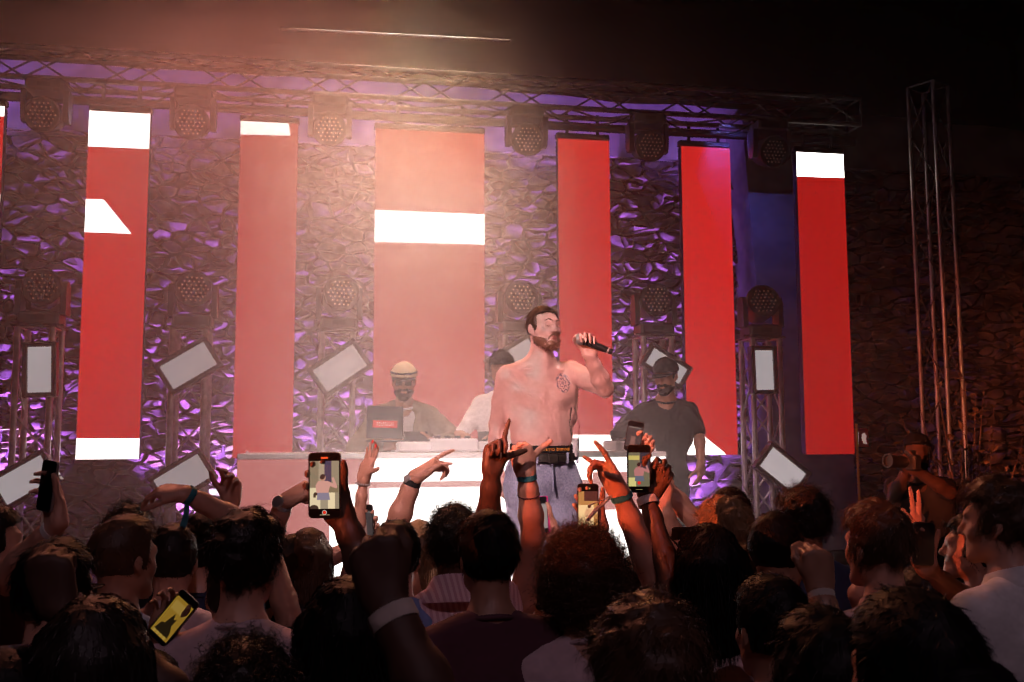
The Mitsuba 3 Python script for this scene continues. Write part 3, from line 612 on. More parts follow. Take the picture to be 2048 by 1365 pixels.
REACH = []
def person(label, head, yaw=0, pitch=0, roll=0, tyaw=None, s=1.0, hair='short', hcol='hair_dark', skin='skin_fair', shirt='cloth_black', sleeve=.55, collar=None, arms=None, build=1.0,
           h=.007, nh=1800, seed=None, group=None, top=True, legs='cloth_navy', floor=0.0, lean=0.0, hair_cat=True, extra=None, jaw=1.0, trouser_h=.042):
    """head: (px, py of the top of the hair, distance) as measured, or a world point. Builds body (skin), shirt, trousers, hair under one person key."""
    k = thing('person', label, 'person', group); seed = seed if seed is not None else len(labels)
    lift = .137 + dict(afro=.05, wavy=.022, curly=.03, thick=.014, messy=.018).get(hair, .008)
    c = P(head[0], head[1], head[2]) - V(0, 0, lift * s) if len(head) == 3 and head[0] > 20 or len(head) == 3 and abs(head[0]) > 6 else np.asarray(head, float)
    if isinstance(head, np.ndarray): c = head
    R = Rz(yaw) @ Rx(pitch) @ Ry(roll); ty = yaw * .45 if tyaw is None else tyaw; RB = Rz(ty)
    skull, nose, lips, ears = head_prims(c, R, s, jaw)
    b = build * s
    nb = c + RB @ V(0, -.035 + lean * .17, -.165) * s                # base of the neck
    B = lambda x, y, z: nb + RB @ (V(x * b, y * b + lean * (z), z * s))
    neck = [cone(c + R @ V(0, -.022, -.055) * s, nb, .054 * b, .060 * b), cone(nb, B(0, -.01, -.06), .062 * b, .075 * b)]
    S = {'L': B(-.182, -.01, -.095), 'R': B(.182, -.01, -.095)}
    tor = [cone(B(-.045, -.022, -.02), B(-.165, -.02, -.075), .042 * b, .046 * b), cone(B(.045, -.022, -.02), B(.165, -.02, -.075), .042 * b, .046 * b),
           ell(B(0, -.02, -.20), V(.165, .105, .17) * b, RB), ell(B(0, .005, -.36), V(.150, .105, .20) * b, RB), ell(B(0, .0, -.56), V(.160, .112, .16) * b, RB),
           cone(B(-.15, -.01, -.12), B(-.135, -.01, -.30), .055 * b, .06 * b), cone(B(.15, -.01, -.12), B(.135, -.01, -.30), .055 * b, .06 * b)]
    arms = arms or {}; armp, fing, sl, wrists = [], [], [], {}
    for side in 'LR':
        sg = -1 if side == 'L' else 1; a = arms.get(side)
        if a is None: a = {}
        if a.get('none'): continue
        up_ = (a.get('W') is not None) and a['W'][2] > S[side][2]
        S0 = S[side] + (V(0, 0, .045) + RB @ V(-sg * .012, 0, 0) if up_ else 0)
        W = np.asarray(a['W'], float) if 'W' in a else B(sg * .25, .10, -.60)
        l1, l2 = .30 * s, .262 * s
        if 'E' in a: E = np.asarray(a['E'], float); kk = 1
        else: E, kk = ik(S0, W, l1, l2, a.get('pole', RB @ V(sg * .6, -.5, -.4)))
        REACH.append((label[:30], side, round(kk, 2), round(np.linalg.norm(E - S0), 2), round(np.linalg.norm(W - E), 2)))
        t = a.get('thin', 1.0) * b; M = E + (W - E) * .33
        armp += [cone(S0, S0 + (E - S0) * .5, .056 * t, .050 * t), cone(S0 + (E - S0) * .5, E, .050 * t, .040 * t), cone(E, M, .040 * t, .043 * t), cone(M, E + (W - E) * .75, .043 * t, .033 * t), cone(E + (W - E) * .75, W, .033 * t, .0265 * t)]
        d = np.asarray(a.get('d', W - E), float); n_ = np.asarray(a.get('n', RB @ V(sg, -.2, .1)), float)
        pl, fg, F = hand_prims(W, d, n_, side, a.get('pose', 'relax'), s * a.get('hs', 1.0))
        armp += pl; fing += fg; wrists[side] = (W, E, F)
        sv = a.get('sleeve', sleeve)
        if sv > 0:
            Q = S0 + (E - S0) * min(sv / .55, 1.0) if sv <= .55 else E; sl.append(cone(S0, S0 + (Q - S0) * .5, .058 * t, .052 * t)); sl.append(cone(S0 + (Q - S0) * .5, Q, .052 * t, .044 * t))
            if sv > .55: sl.append(cone(E, E + (W - E) * min((sv - .55) / .45, 1) * .93, .054 * t, .042 * t))
    groups = [(.025, .02, skull), (.008, .010, nose), (.004, .006, lips), (.006, .007, ears), (.03, .025, neck)]
    bod = tor if top is None else [tor[0], tor[1], ell(B(0, -.02, -.12), V(.13, .085, .08) * b, RB)]
    groups += [(.035, .04, bod)]
    if armp: groups += [(.018, .035, armp)]
    for fchain in fing: groups.append((.004, .006, fchain))
    if extra: groups += extra(B, RB, c, R)
    if top is not None and armp:
        na = len(fing) + 1; hd_g, ar_g = groups[:6], groups[6:6 + na]
        sk = cat_([surface(hd_g, max(h * 1.3, .0098)), surface(ar_g, h)])
    else: sk = surface(groups, h)
    put(k, 'body', sk, skin, smooth=True)
    if top is not None:
        fl = lambda q: (meshkit.fbm(q * [9, 9, 5] + seed, 2, seed) - .5) * .030 + (meshkit.noise(q * [26, 26, 14] + seed, seed) - .5) * .007
        zc = nb + V(0, 0, -.028 if not collar else -.01)
        cuts = [(V(0, 0, -1), B(0, 0, -.66)), (unit(RB @ V(0, .42, 1)), nb + V(0, 0, .022) * s)]
        sg_ = [(.05, .05, tor), (.015, .04, sl)] if sl else [(.05, .05, tor)]
        sh = surface(sg_, .0175, cuts, grow=.013, disp=fl)
        put(k, 'shirt', sh, shirt, smooth=True)
        th = np.linspace(0, 2 * np.pi, 25)[:-1]
        rr = .072 * b; loop = np.array([nb + RB @ V(rr * math.sin(t) * 1.06, rr * math.cos(t) - .004, -.020 - .40 * rr * math.cos(t) * .9 + .012) for t in np.r_[th, th[:1]]])
        if collar == 'shirt' or collar == 'hood':
            hgt = .045 if collar == 'shirt' else .075; out = 1.28 if collar == 'shirt' else 1.75; v = []
            for t in th:
                o = V(math.sin(t) * rr, math.cos(t) * rr - .004, -.02 - .36 * rr * math.cos(t)); u_ = V(math.sin(t), math.cos(t), 0)
                gap = 1.0 if math.cos(t) < .8 else .6
                for q in ((1.0, 0.006), (.93, hgt * gap), (1.02, hgt * gap + .006), (out, .004 - .012 * (collar == 'hood')), (out * .97, -.006)): v.append(nb + RB @ (o * [q[0], q[0], 1] + V(0, 0, q[1]) + u_ * .004) * 1.0)
            v = np.array(v); n_ = len(th); f = [(i * 5 + j, ((i + 1) % n_) * 5 + j, ((i + 1) % n_) * 5 + (j + 1) % 5, i * 5 + (j + 1) % 5) for i in range(n_) for j in range(5)]
            put(k, 'collar' if collar == 'shirt' else 'hood', (v, np.array(f)), shirt, smooth=50)
        else: put(k, 'neckband', tube(loop, .009 * b, 6, caps=False), shirt, smooth=True)
    if legs:
        hip = B(0, 0, -.60); ft = floor
        lg = [ell(B(0, 0, -.62), V(.165, .12, .13) * b, RB)]
        for q in (-1, 1):
            a0, a1, a2 = B(q * .085, 0, -.66), B(q * .10, .02, -.66), B(q * .11, 0, -.66); kn = V(a1[0], a1[1], ft + (hip[2] - ft) * .52); an = V(a2[0], a2[1] - .02, ft + .07)
            lg += [cone(a0, kn, .088 * b, .068 * b), cone(kn, an, .066 * b, .055 * b), cone(an - V(0, 0, .035), an + RB @ V(0, .14, -.04), .042, .038)]
        put(k, 'trousers', surface([(.04, .03, lg)], trouser_h), legs, smooth=True)
    hm, cap = hair_mesh(c, R, s, hair, seed * 13 + 5, nh) if hair else (None, None)
    if hm is not None: put(k, 'hair', hm, hcol, smooth=False)
    return dict(key=k, c=c, R=R, nb=nb, RB=RB, B=B, wrists=wrists, s=s, S=S)
def band(pr, side, t, mat_, name, w=.014, r=.034, label=None, parent=None):
    W, E, F = pr['wrists'][side]; ax = unit(W - E); c = W - ax * t
    f = frame(ax); v = []
    for a in np.linspace(0, 2 * np.pi, 25)[:-1]:
        for (dr_, dz) in ((0, -w / 2), (.003, -w / 2), (.003, w / 2), (0, w / 2)): v.append(c + f @ V((r + dr_) * math.cos(a), (r + dr_) * math.sin(a), dz))
    n = 24; fa = [(i * 4 + j, ((i + 1) % n) * 4 + j, ((i + 1) % n) * 4 + (j + 1) % 4, i * 4 + (j + 1) % 4) for i in range(n) for j in range(4)]
    return (np.array(v), np.array(fa)[:, ::-1]), c, ax, f
# ================================================================== the singer
hd = P(1087, 608, 5.3) - V(0, 0, .137)
Ra = P(994, 850, 5.30); Rw = P(995, 942, 5.20)
La, Lw = P(1210, 778, 5.10), P(1179, 712, 4.98)
ct = P(1131, 765, 5.2)
def tattoo(p, n, uv):
    a, b = (p.x - float(ct[0])) / .040, (p.z - float(ct[2])) / .052
    r = dr.sqrt(a * a + b * b); th = dr.atan2(b, a)
    w = r + .07 * dr.sin(th * 7 + r * 5) + .12 * (mikit.noise(p.x * 90, 0, p.z * 90) - .5)
    ink = mikit.smoothstep(.25, .6, dr.sin(w * 17)) * mikit.smoothstep(1.08, .98, r)
    ink = dr.maximum(ink, mikit.smoothstep(.05, .0, dr.abs(r - 1.0)) * .8) * dr.select((n.y < .2) & (p.z > float(ct[2]) - .08) & (p.z < float(ct[2]) + .08), 1.0, 0.0)
    base = mikit.mix((.60, .34, .29), (.70, .43, .38), mikit.fbm(p.x * 30, p.y * 30, p.z * 30, 3))
    return mikit.mix(base, (.12, .12, .17), ink * .85)
mat('skin_singer', mikit.proc(tattoo), .46, spec=.38)
mat('singer_hair', (.045, .024, .015), .5, spec=.3); mat('brow', (.10, .045, .03), .6)
def torso_detail(B, RB, c, R):
    pec = [cone(B(q * .045, .048, -.205), B(q * .125, .030, -.165), .052, .046) for q in (-1, 1)]
    col = [cone(B(q * .02, .045, -.055), B(q * .13, .015, -.045), .011, .012) for q in (-1, 1)]
    st = [cone(B(-.09, .0, -.40), B(.09, .0, -.40), .075, .075), ell(B(0, .075, -.42), V(.075, .035, .07), RB)]
    nav = [ell(B(.012, .116, -.415), V(.008, .016, .010), RB)]
    sock = [ell(c + R @ V(q * .031, .102, .006), V(.017, .013, .010), R) for q in (-1, 1)]
    return [(.002, -1, sock), (.01, .045, pec), (.006, .014, col), (.03, .03, st), (.002, -1, nav)]
sg = person('shirtless bearded singer with a chest tattoo in grey jeans, singing into a microphone', hd, yaw=157, pitch=6, roll=-3, tyaw=168, hair='fade', hcol='singer_hair', skin='skin_singer', shirt=None, top=None, legs=None, sleeve=0, build=1.06, h=.0065, nh=2600, floor=STAGE, extra=torso_detail,
            arms={'R': dict(W=Rw, E=Ra, pose='relax', d=cv(.12, -1, -.15), n=cv(-.75, .1, -.65)), 'L': dict(W=Lw, E=La, pose='grip', d=cv(-.12, .97, -.2), n=cv(.07, .19, .94))})
K, B, RB, c, R = sg['key'], sg['B'], sg['RB'], sg['c'], sg['R']
hp = lambda x, y, z: c + R @ V(x, y, z)
hdv = lambda *v: R @ V(*v)
mat('beard_hair', (.19, .085, .052), .5)
sk, _, _, _ = head_prims(c, R)
bd = surface([(.02, .02, sk[1:6] + [cone(hp(q * .060, .026, -.012), hp(q * .054, .030, -.06), .015, .020) for q in (-1, 1)])], .0045, [(hdv(0, .34, .94), hp(0, .05, -.058)), (hdv(0, -1, 0), hp(0, .004, 0)), (hdv(0, .3, -1), hp(0, .0, -.155))], grow=.0022, disp=lambda q: (meshkit.noise(q * 160, 4) - .5) * .005)
g_ = np.random.default_rng(5); nn = np.array(bd.vertex_normals); pk = g_.choice(len(bd.vertices), 900); dv = nn[pk] * .5 + hdv(0, .3, -1) * .8 + g_.normal(size=(900, 3)) * .25
put(K, 'beard', cat_([bd, ribbons(np.array(bd.vertices)[pk], dv / np.linalg.norm(dv, axis=1, keepdims=True), g_.uniform(.008, .016, 900), nn[pk] * 0, 2, .002, 5)]), 'beard_hair')
put(K, 'moustache', cat_([tube([hp(q * .002, .1045, -.047), hp(q * .014, .1005, -.049), hp(q * .026, .089, -.060), hp(q * .030, .083, -.075)], [.004, .005, .004, .003], 6) for q in (-1, 1)]), 'beard_hair', smooth=True)
mat('lip', (.50, .19, .17), .4)
put(K, 'lips', cat_([tube([hp(-.019, .092, -.061), hp(0, .1005, -.0575), hp(.019, .092, -.061)], [.002, .0045, .002], 6), tube([hp(-.017, .092, -.0665), hp(0, .0995, -.070), hp(.017, .092, -.0665)], [.002, .0055, .002], 6)]), 'lip', smooth=True)
for q in (-1, 1):
    put(K, 'eyebrow', tube([hp(q * .012, .0975, .026), hp(q * .022, .0975, .031), hp(q * .034, .0935, .034), hp(q * .050, .082, .027)], [.0028, .0038, .0036, .002], 6), 'brow', smooth=True)
    put(K, 'eyelid', xf(trimesh.creation.icosphere(2, 1.0), R @ np.diag([.0155, .010, .0105]), hp(q * .032, .0785, .005)), 'skin_singer', smooth=True)
    put(K, 'eyelashes', tube([hp(q * .020, .0865, -.001), hp(q * .032, .0885, -.0035), hp(q * .045, .083, .0)], [.0012, .0016, .001], 5), 'beard_hair', smooth=True)
mat('earpiece_mat', (.03, .03, .03), .3)
put(K, 'earpiece', xf(trimesh.creation.icosphere(2, .009), np.eye(3), hp(-.082, .004, -.006)), 'earpiece_mat', smooth=True)
# jeans
fl_ = lambda q: (meshkit.fbm(q * [10, 10, 5], 3, 9) - .5) * .034 + (meshkit.noise(q * [34, 34, 9], 3) - .5) * .006
lg = [ell(B(0, .01, -.60), V(.170, .135, .15), RB)]
for q, dx, dy in ((-1, -.07, .02), (1, .05, -.03)):
    a1 = B(q * .10, .015, -.66); kn = V(a1[0] + dx * .5, a1[1] + dy, STAGE + .50); an = V(a1[0] + dx, a1[1] + dy, STAGE + .12)
    lg += [cone(B(q * .085, .015, -.58), a1, .105, .108), cone(a1, kn, .108, .098), cone(kn, an, .097, .105)]
    put(K, 'shoe', surface([(.02, .02, [cone(an - V(0, 0, .075), an + RB @ V(0, .17, -.085), .045, .035), cone(an, an - V(0, 0, .06), .05, .05)])], .012, [(V(0, 0, -1), V(0, 0, STAGE + .004))]), 'white_plastic', smooth=True)
put(K, 'jeans', surface([(.03, .03, lg)], .009, [(V(0, 0, 1), B(0, 0, -.478)), (V(0, 0, -1), V(0, 0, STAGE + .05))], disp=fl_), 'denim', smooth=True)
def oval(z0, z1, rx, ry, th, tilt=.06, a0=0, a1=2 * np.pi, n=48):
    v = []
    for a in np.linspace(a0, a1, n):
        for (dr_, z_) in ((0, z0), (th, z0), (th, z1), (0, z1)): v.append(B((rx + dr_) * math.sin(a), (ry + dr_) * math.cos(a) + .006, z_ - tilt * math.cos(a) * ry))
    f = [(i * 4 + j, (i + 1) * 4 + j, (i + 1) * 4 + (j + 1) % 4, i * 4 + (j + 1) % 4) for i in range(n - 1) for j in range(4)]
    return np.array(v), np.array(f)
mat('belt_leather', (.022, .018, .015), .45); mat('letter_orange', (.70, .28, .05), .6)
put(K, 'underwear_band', oval(-.480, -.442, .161, .131, .004), 'cloth_black', smooth=40)
put(K, 'belt', oval(-.522, -.482, .170, .140, .005), 'belt_leather', smooth=40)
put(K, 'belt_buckle', bev(B(.01, .157, -.515), (.055, .012, .048), .004, RB), 'belt_leather')
for a in (-1.05, -.42, .5, 1.1): put(K, 'belt_loop', bev(B(.181 * math.sin(a), .151 * math.cos(a) + .006, -.512), (.014, .012, .058), .003, RB @ Rz(math.degrees(a))), 'denim')
tm = meshkit.text_mesh('bruno banani', .019, .0015, bold=True); tm.vertices -= [tm.bounds.mean(0)[0], 0, 0]
tv = tm.vertices.copy(); aa = -tv[:, 0] / .155 - .10
tm.vertices = np.array([B((.1655 + z_) * math.sin(a), (.1355 + z_) * math.cos(a) + .006, -.468 + y_ - .06 * math.cos(a) * .131) for a, (x_, y_, z_) in zip(aa, tv)])
tm.invert() if tm.volume < 0 else None
put(K, 'waistband_lettering', tm, 'letter_orange')
fly = tube([B(.012, .150, -.53), B(.016, .165, -.60), B(.012, .16, -.68)], .005, 6); put(K, 'fly_seam', fly, 'denim', smooth=True)
pk_ = B(-.150, .075, -.46)
tp = thing('transmitter_pack', 'small silver transmitter with two thin aerials clipped to the belt of the singer', 'transmitter')
put(tp, 'case', bev(pk_, (.065, .03, .10), .006, RB @ Rz(-55)), 'gear_grey')
for q in (-.018, .018): put(tp, 'aerial', tube([pk_ + RB @ V(q, 0, .04), pk_ + RB @ V(q * 1.6 + .01, .01, .12), pk_ + RB @ V(q * .5 + .02, .015, .21)], .0016, 5), 'black_plastic', smooth=True)
W, E, F = sg['wrists']['L']
ux = unit(cv(-.92, .36, .04)); gc = W + F @ V(-.004, .072, -.030)
mk = thing('microphone', 'black handheld microphone gripped close to the mouth of the singer', 'microphone')
put(mk, 'handle', xf(lathe([(0, -.125), (.0135, -.125), (.0145, -.112), (.0135, -.10), (.0165, -.085), (.0195, .015), (.0215, .026)], 20), frame(ux), gc), 'black_plastic', smooth=30)
put(mk, 'grille', xf(lathe([(.0215, .026), (.0255, .038), (.0265, .052), (.023, .070), (.012, .080), (0, .082)], 20), frame(ux), gc), 'alu', smooth=True)
put(mk, 'tail_ring', xf(lathe([(.0140, -.106), (.0155, -.104), (.0155, -.099), (.0140, -.097)], 20), frame(ux), gc), 'alu', smooth=30)

# ================================================================== three men behind the booth
def cap(p, mat_c, mat_b, yaw=0, up=1.0, front=None):
    k, c, R, s = p['key'], p['c'], p['R'] @ Rz(yaw), p['s']; q = lambda *a: c + R @ (V(*a) * s)
    crown = surface([(.02, .02, [ell(q(0, -.010, .038), V(.096, .118, .106) * s, R)])], .008, [(R @ V(0, .12, -1), q(0, 0, .036))])
    put(k, 'cap', crown, mat_c, smooth=True)
    if front: put(k, 'cap_front', surface([(.02, .02, [ell(q(0, -.008, .040), V(.091, .114, .099) * s, R)])], .006, [(R @ V(0, .12, -1), q(0, 0, .050)), (R @ V(0, -1, .35), q(0, .045, .045))]), front, smooth=True)
    v, f, n = [], [], 13
    for i in range(n):
        a = math.pi * (i / (n - 1) - .5) * 1.05
        for rr, dz in ((.0, 0), (1, 0)):
            ex = .065 * max(math.cos(a), 0) * rr
            v.append(q(.086 * math.sin(a), .098 * math.cos(a) - .004 + ex, .044 + up * .010 * math.cos(a) * rr * -1.6 - .012 * math.sin(a) ** 2)); v.append(v[-1] - R @ V(0, 0, .004))
    for i in range(n - 1):
        a, b = i * 4, i * 4 + 4; f += [(a, a + 2, b + 2, b), (a + 1, b + 1, b + 3, a + 3), (a + 2, a + 3, b + 3, b + 2)]
    put(k, 'cap_brim', (np.array(v), np.array(f)), mat_b, smooth=40)
mat('cap_cream', (.62, .52, .36), .8)
dj = person('man in a cream cap and open jacket over a white tee, behind the laptop', P(808, 722, 7.15) - V(0, 0, .15), yaw=186, pitch=-14, tyaw=190, hair='fade', hcol='hair_dark', skin='skin_tan', shirt='cloth_white', sleeve=0, h=.009, nh=500, floor=STAGE, legs='cloth_sand',
            arms={'L': dict(W=P(872, 888, 6.75), pose='relax', pole=cv(.8, -.3, .3)), 'R': dict(W=P(768, 890, 6.8), pose='relax', pole=cv(-.8, -.3, .3))})
cap(dj, 'cap_cream', 'black_cloth', front=None, up=.6)
put(dj['key'], 'cap_band', tube([dj['c'] + dj['R'] @ V(.0925 * math.sin(t), .113 * math.cos(t) - .010, .072) for t in np.linspace(0, 2 * np.pi, 33)], .008, 6, caps=False), 'black_cloth', smooth=True)
B2, RB2 = dj['B'], dj['RB']
jk = []
for q in (-1, 1):
    jk += [ell(B2(q * .125, .0, -.24), V(.075, .13, .20), RB2), ell(B2(q * .13, .01, -.48), V(.07, .13, .22), RB2), cone(B2(q * .04, -.02, -.015), B2(q * .17, -.02, -.075), .055, .062)]
    W_, E_, _ = dj['wrists']['R' if q > 0 else 'L']; S_ = dj['S']['R' if q > 0 else 'L']; jk += [cone(S_, E_, .075, .062), cone(E_, E_ + (W_ - E_) * .9, .06, .05)]
jk.append(ell(B2(0, -.10, -.34), V(.15, .06, .34), RB2))
put(dj['key'], 'jacket', surface([(.04, .04, jk)], .014, [(V(0, 0, -1), B2(0, 0, -.68))], grow=.006, disp=lambda q: (meshkit.fbm(q * 11, 2, 3) - .5) * .018), 'cloth_jacket', smooth=True)
put(dj['key'], 'beard', surface([(.02, .02, head_prims(dj['c'], dj['R'])[0][1:6])], .007, [(dj['R'] @ V(0, -.5, .86), dj['c'] + dj['R'] @ V(0, .05, -.05)), (dj['R'] @ V(0, -1, 0), dj['c'])], grow=.008), 'hair_dark', smooth=True)
mat('lens_dark', (.01, .01, .01), .15)
for q in (-1, 1): put(dj['key'], 'sunglass_lens', xf(bev((0, 0, 0), (.048, .006, .034), .004), dj['R'] @ Rz(q * -14), dj['c'] + dj['R'] @ V(q * .033, .102, .008)), 'lens_dark')
m2 = person('man in a loose white tee half hidden behind the singer, head bowed', P(1004, 700, 7.0) - V(0, 0, .14), yaw=205, pitch=-28, tyaw=215, hair='messy', hcol='hair_dark', skin='skin_tan', shirt='cloth_white', sleeve=.5, h=.009, nh=700, floor=STAGE, s=.98,
            arms={'R': dict(W=P(955, 893, 6.7), pose='relax', pole=cv(-.8, -.3, .3))})
m3 = person('man in black cap and black tee at the right end of the booth, looking down', P(1331, 712, 7.2) - V(0, 0, .15), yaw=222, pitch=-16, tyaw=196, hair='fade', hcol='hair_black', skin='skin_tan', shirt='cloth_black', sleeve=.52, h=.008, nh=500, floor=STAGE, legs='cloth_black', s=.98, build=.93,
            arms={'L': dict(W=P(1402, 925, 7.05), E=P(1398, 865, 7.2) + V(0, 0, 0), pose='relax', d=cv(0, -1, -.1), n=cv(.7, 0, -.7)), 'R': dict(W=P(1262, 893, 6.85), pose='relax', pole=cv(-.8, -.3, .3))})
cap(m3, 'black_cloth', 'black_cloth', up=1.0)
put(m3['key'], 'beard', surface([(.02, .02, head_prims(m3['c'], m3['R'])[0][1:6])], .007, [(m3['R'] @ V(0, -.5, .86), m3['c'] + m3['R'] @ V(0, .05, -.055)), (m3['R'] @ V(0, -1, 0), m3['c'])], grow=.006), 'hair_dark', smooth=True)
# ================================================================== photographer on the ground beside the stage
PH = 6.6
ph = person('bearded photographer in a black tee beside the stage, holding up a dark camera', P(1832, 866, PH) - V(0, 0, .14), yaw=212, pitch=-8, tyaw=228, hair='thick', hcol='hair_black', skin='skin_deep', shirt='cloth_black', sleeve=.42, h=.0085, nh=700, floor=0.0, legs='cloth_navy', jaw=1.0,
            arms={'R': dict(W=P(1816, 938, PH - .35), pose='grip', d=cv(-.6, .6, 0), n=cv(0, .2, -1), pole=cv(-.4, -1, 0)), 'L': dict(W=P(1834, 943, PH - .42), pole=cv(1, -.7, -.2), pose='grip', d=cv(-.8, .5, -.1), n=cv(0, -.6, -1))})
put(ph['key'], 'beard', surface([(.02, .02, head_prims(ph['c'], ph['R'])[0][1:6])], .007, [(ph['R'] @ V(0, -.5, .86), ph['c'] + ph['R'] @ V(0, .05, -.055)), (ph['R'] @ V(0, -1, 0), ph['c'])], grow=.006), 'hair_black', smooth=True)
cm = thing('camera_body', 'dark camera with a long lens in the hands of the photographer', 'camera'); cc = P(1808, 925, PH - .42); fr = frame(unit(cv(-.75, .1, -.35)), (0, 0, 1))
put(cm, 'case', xf(bev((0, 0, -.04), (.10, .15, .07), .012), fr, cc), 'black_plastic', smooth=30)
put(cm, 'viewfinder', xf(bev((.06, 0, -.05), (.04, .06, .06), .01), fr, cc), 'black_plastic')
put(cm, 'lens', xf(lathe([(.0, -.01), (.036, -.01), (.04, .03), (.037, .06), (.042, .12), (.045, .14), (.036, .14), (.034, .12), (0, .12)], 20), fr, cc), 'black_plastic', smooth=30)
# leafy shrub behind him
mat('leaf', mikit.proc(lambda p, n, uv: mikit.mix((.04, .026, .007), (.09, .055, .014), mikit.noise(p.x * 40, p.y * 40, p.z * 40))), .6)
mat('bark', (.08, .05, .03), .8)
sb = thing('shrub', 'thin leafy shrub catching orange light beside the truss tower at far right', 'shrub')
g_ = np.random.default_rng(11); base = P(1925, 900, 7.6); base[2] = 0
lv, tw_ = [], []
for i in range(16):
    hgt = g_.uniform(1.3, 2.5); a = g_.uniform(0, 6.28); rr = g_.uniform(.1, .55)
    pts = [base, base + V(rr * .3 * math.cos(a), rr * .3 * math.sin(a), hgt * .55), base + V(rr * math.cos(a), rr * math.sin(a), hgt)]
    tw_.append(tube(pts, [.012, .007, .003], 5))
    for j in range(12):
        t = g_.uniform(.45, 1.0); q = pts[1] * (1 - (t - .45) / .55) + pts[2] * ((t - .45) / .55) + g_.normal(0, .05, 3); L_ = g_.uniform(.05, .10); d = unit(g_.normal(size=3) + V(0, 0, -.3)); s_ = unit(np.cross(d, g_.normal(size=3))) * L_ * .22; n_ = np.cross(d, s_) * .3
        lv.append(trimesh.Trimesh([q, q + d * L_ * .45 + s_ + n_, q + d * L_, q + d * L_ * .45 - s_ + n_], [[0, 1, 2], [0, 2, 3]], process=False))
put(sb, 'stem', cat_(tw_), 'bark', smooth=True, kind='stuff'); put(sb, 'foliage', cat_(lv), 'leaf', kind='stuff')
# ================================================================== phones
mat('glass_dark', (.008, .008, .009), .12); mat('phone_edge', (.30, .29, .29), .3, .6)
def em(k, name, poly, f, o, z, rgb, g=1.0):
    m = flat(poly, 0); v = m.vertices; m.vertices = o + np.c_[v[:, 0], v[:, 2], np.full(len(v), z)] @ f.T
    put(k, name, m, 'screen_off', emitter=area(rgb, g, .02))
def phone(label, c, upv, toward, w=.074, h=.152, view=None, gain=1.0, edge='black_plastic', bars=True):
    """toward: the direction the screen looks."""
    k = thing('phone', label, 'phone', 'phones held up in the crowd'); z = unit(toward); y = unit(upv - z * (upv @ z)); x = np.cross(y, z); f = np.stack([x, y, z], 1)
    shell = trimesh.creation.extrude_polygon(sbox(-w / 2 + .011, -h / 2 + .011, w / 2 - .011, h / 2 - .011).buffer(.011, quad_segs=5), .0085, engine='earcut')
    put(k, 'shell', xf(shell, f, c - z * .0085), edge, smooth=35)
    face = trimesh.creation.extrude_polygon(sbox(-w / 2 + .011, -h / 2 + .011, w / 2 - .011, h / 2 - .011).buffer(.009, quad_segs=5), .0008, engine='earcut')
    put(k, 'glass', xf(face, f, c), 'glass_dark', smooth=35)
    if view: 
        W_, H_ = w - .008, h - .012
        S = lambda x0, y0, x1, y1: sbox((x0 - .5) * W_, (y0 - .5) * H_, (x1 - .5) * W_, (y1 - .5) * H_)
        view(lambda name, poly, rgb, zz=0: em(k, name, poly, f, c, .0010 + .0002 * zz, rgb, gain), S, W_, H_)
    return k
def figure(S, W, H, x, y, s):
    """Upright singer figure for a phone picture: body, trousers, head, microphone arm."""
    p = lambda *q: Polygon([((x + a * s - .5) * W, (y + b * s * .5 - .5) * H) for a, b in q])
    body = p((-.30, .30), (-.34, .62), (-.22, .80), (.18, .80), (.30, .60), (.22, .30)); arm = p((.18, .80), (.50, .66), (.62, .52), (.56, .48), (.30, .58)).union(p((.5, .5), (.62, .55), (.46, .96), (.36, .92)))
    trou = p((-.28, .0), (-.26, .32), (.24, .32), (.30, .0)); hd_ = affinity.scale(Point(0, 0).buffer(1, quad_segs=6), .13 * s * W, .075 * s * H); hd_ = affinity.translate(hd_, (x - .02 * s - .5) * W, (y + .5 * s * .94 - .5) * H)
    hair_ = hd_.intersection(affinity.translate(hd_, -.03 * s * W, .035 * s * H)); return body.union(arm.difference(body)), trou, hd_.difference(hair_), hair_
def view_gold(e, S, W, H):
    b, t, hd_, hr = figure(S, W, H, .46, .26, .78); A = S(0, .115, 1, .90); g = shapely.union_all([b, t, hd_, hr]); C = lambda x, y, r: affinity.scale(Point((x - .5) * W, (y - .5) * H).buffer(r * W, quad_segs=5), 1, .8)
    low = shapely.union_all([C(.14, .12, .16), C(.20, .36, .07), S(.12, .30, .20, .36)]).intersection(A)
    areas = [(S(0, .115, .30, .90), (.26, .19, .12)), (S(.30, .45, .50, .90), (.40, .30, .20)), (S(.50, .48, .74, .90), (.075, .05, .085)), (S(.74, .115, 1, .90), (.30, .23, .15)), (S(0, .115, .36, .46), (.72, .58, .36)), (S(.62, .115, .86, .44), (.78, .62, .38)), (S(.60, .38, .98, .50), (.22, .16, .09))]
    done = shapely.union_all([g, low])
    for q, rgb in areas[::-1]:
        q = q.intersection(A).difference(done); done = done.union(q)
        if not q.is_empty: e('picture', q.buffer(0), rgb)
    r = A.difference(done)
    if not r.is_empty: e('picture', r.buffer(-.0001).buffer(.0001), (.34, .27, .18))
    for q, rgb in ((b, (.60, .30, .24)), (t.difference(b), (.24, .20, .26)), (hd_, (.48, .24, .17)), (hr, (.05, .025, .02))): e('picture_figure', q.intersection(A).buffer(0), rgb)
    e('picture', low.difference(g).buffer(0), (.05, .03, .02))
    e('record_ring', Point(.0, -.445 * H).buffer(.0056).difference(Point(.0, -.445 * H).buffer(.0046)), (.8, .7, .6)); e('record_button', Point(.0, -.445 * H).buffer(.0038), (.8, .03, .01)); e('timer', S(.38, .935, .62, .965), (1.0, .09, .02)); e('home_bar', S(.34, .012, .68, .018), (.6, .45, .25))
